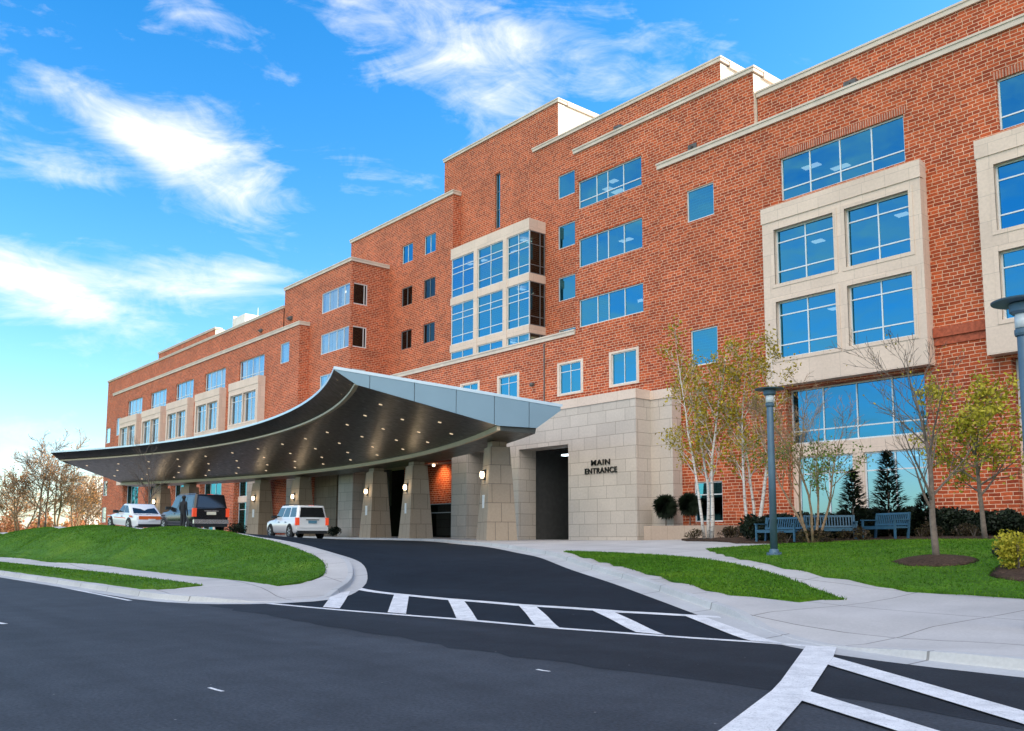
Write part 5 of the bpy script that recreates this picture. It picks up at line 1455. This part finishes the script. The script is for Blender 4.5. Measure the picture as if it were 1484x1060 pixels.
def math_(op, a, b=None, clamp=False):
    m = wn.n('ShaderNodeMath', operation=op, use_clamp=clamp)
    for i, v in enumerate((a, b)):
        if v is None: continue
        if isinstance(v, bpy.types.NodeSocket): wn.link(v, m.inputs[i])
        else: m.inputs[i].default_value = v
    return m.outputs[0]
# azimuth / elevation coordinates of the sky dome, degrees
az = math_('MULTIPLY', math_('ARCTAN2', sep.outputs[1], sep.outputs[0]), 180/PI)
elv = math_('MULTIPLY', math_('ARCSINE', sep.outputs[2]), 180/PI)
cmb = wn.n('ShaderNodeCombineXYZ'); wn.link(az, cmb.inputs[0]); wn.link(elv, cmb.inputs[1])
# cirrus: stretched noise in dome coordinates with a few denser patches
def wisps(rot, sx, sy, scale, seed, dist):
    mp = wn.n('ShaderNodeMapping', ins={'Rotation': (0, 0, R(rot)), 'Scale': (sx, sy, 1), 'Location': (seed, seed*.7, seed)}); wn.link(cmb.outputs[0], mp.inputs['Vector'])
    return noise(wn, mp.outputs[0], scale, 9, .62, dist)
def patch_(a0, e0, rot, la, lb, k):
    # soft elliptical patch centred at azimuth a0, elevation e0
    da = math_('SUBTRACT', az, a0); de = math_('SUBTRACT', elv, e0); c, s = math.cos(R(rot)), math.sin(R(rot))
    u = math_('ADD', math_('MULTIPLY', da, c/la), math_('MULTIPLY', de, s/la)); v = math_('ADD', math_('MULTIPLY', da, -s/lb), math_('MULTIPLY', de, c/lb))
    r2 = math_('ADD', math_('MULTIPLY', u, u), math_('MULTIPLY', v, v))
    return math_('MULTIPLY', math_('EXPONENT', math_('MULTIPLY', r2, -1)), k)
def az_el(px, py):
    d = ray(px, py).normalized(); return math.degrees(math.atan2(d.y, d.x)), math.degrees(math.asin(d.z))
tot = None
for (px, py, rot, la, lb, k) in ((290, 232, -28, 5.8, 3.0, 1.05), (150, 165, -25, 6, 1.0, .42), (95, 245, -14, 3.0, 1.3, .62), (270, 412, 4, 10, 2.1, .80), (55, 415, -22, 6, 1.6, .66), (690, 95, -22, 8, 4.5, .55), (540, 25, -22, 11, 2.8, .55), (560, 255, 0, 6, 2.2, .55), (310, 40, -25, 7, 1.8, .42), (870, 95, -15, 6, 1.8, .55), (930, 30, -10, 9, 2.4, .52), (40, 650, 0, 9, 2.0, .28)):
    a0, e0 = az_el(px, py); q = patch_(a0, e0, -rot, la, lb, k); tot = q if tot is None else math_('ADD', tot, q)
# general thin cirrus elsewhere (what the windows reflect)
front = patch_(136, 25, 0, 40, 40, 1.0)
tot = math_('ADD', tot, math_('MULTIPLY', math_('SUBTRACT', 1.0, front, True), .62))
tot = math_('ADD', tot, patch_(-128, 19, 8, 24, 11, .36))
n1 = wisps(28, .45, 1.5, .17, 3.0, 1.2); n2 = wisps(-12, .6, 1.2, .42, 9.0, .8)
nn = math_('ADD', math_('MULTIPLY', n1, .62), math_('MULTIPLY', n2, .38))
cl = math_('MULTIPLY', math_('SUBTRACT', math_('ADD', nn, math_('MULTIPLY', tot, .36)), .68), 3.2, True)
cl = math_('MULTIPLY', math_('POWER', cl, 1.3), .95)
hs_ = wn.n('ShaderNodeHueSaturation', ins={'Saturation': 1.44, 'Value': 1.06, 'Hue': 0.501}); wn.link(sky.outputs[0], hs_.inputs['Color'])
hz = math_('POWER', math_('SUBTRACT', 1.0, math_('MAXIMUM', sep.outputs[2], 0.0)), 9.0)
skc = mixc(wn, math_('MULTIPLY', hz, .5), hs_.outputs[0], (1.9, 2.75, 3.4))
skc = mixc(wn, cl, skc, (4.2, 4.15, 4.1))
# unseen bright cloud, added behind the camera as warm fill for the shaded facade
fill_bank = math_('ADD', patch_(-50, 38, 0, 52, 30, 1.0), math_('MULTIPLY', patch_(-120, 60, 0, 60, 20, 1.0), .6))
bk = math_('MULTIPLY', math_('SUBTRACT', math_('ADD', math_('MULTIPLY', nn, .5), fill_bank), .55), 2.6, True)
skc = mixc(wn, bk, skc, (10.8, 10.0, 9.1))
bgn = wn.n('ShaderNodeBackground', ins={'Strength': 0.10}); wn.link(skc, bgn.inputs[0])
wo = wn.n('ShaderNodeOutputWorld'); wn.link(bgn.outputs[0], wo.inputs[0])
vs = scene.view_settings
scene.display_settings.display_device = 'sRGB'
vs.view_transform = 'Standard'; vs.look = 'None'; vs.exposure = 1.67; vs.gamma = 1.0; vs.use_curve_mapping = False
scene.cycles.max_bounces = 8; scene.cycles.transparent_max_bounces = 12
scene.cycles.use_denoising = True
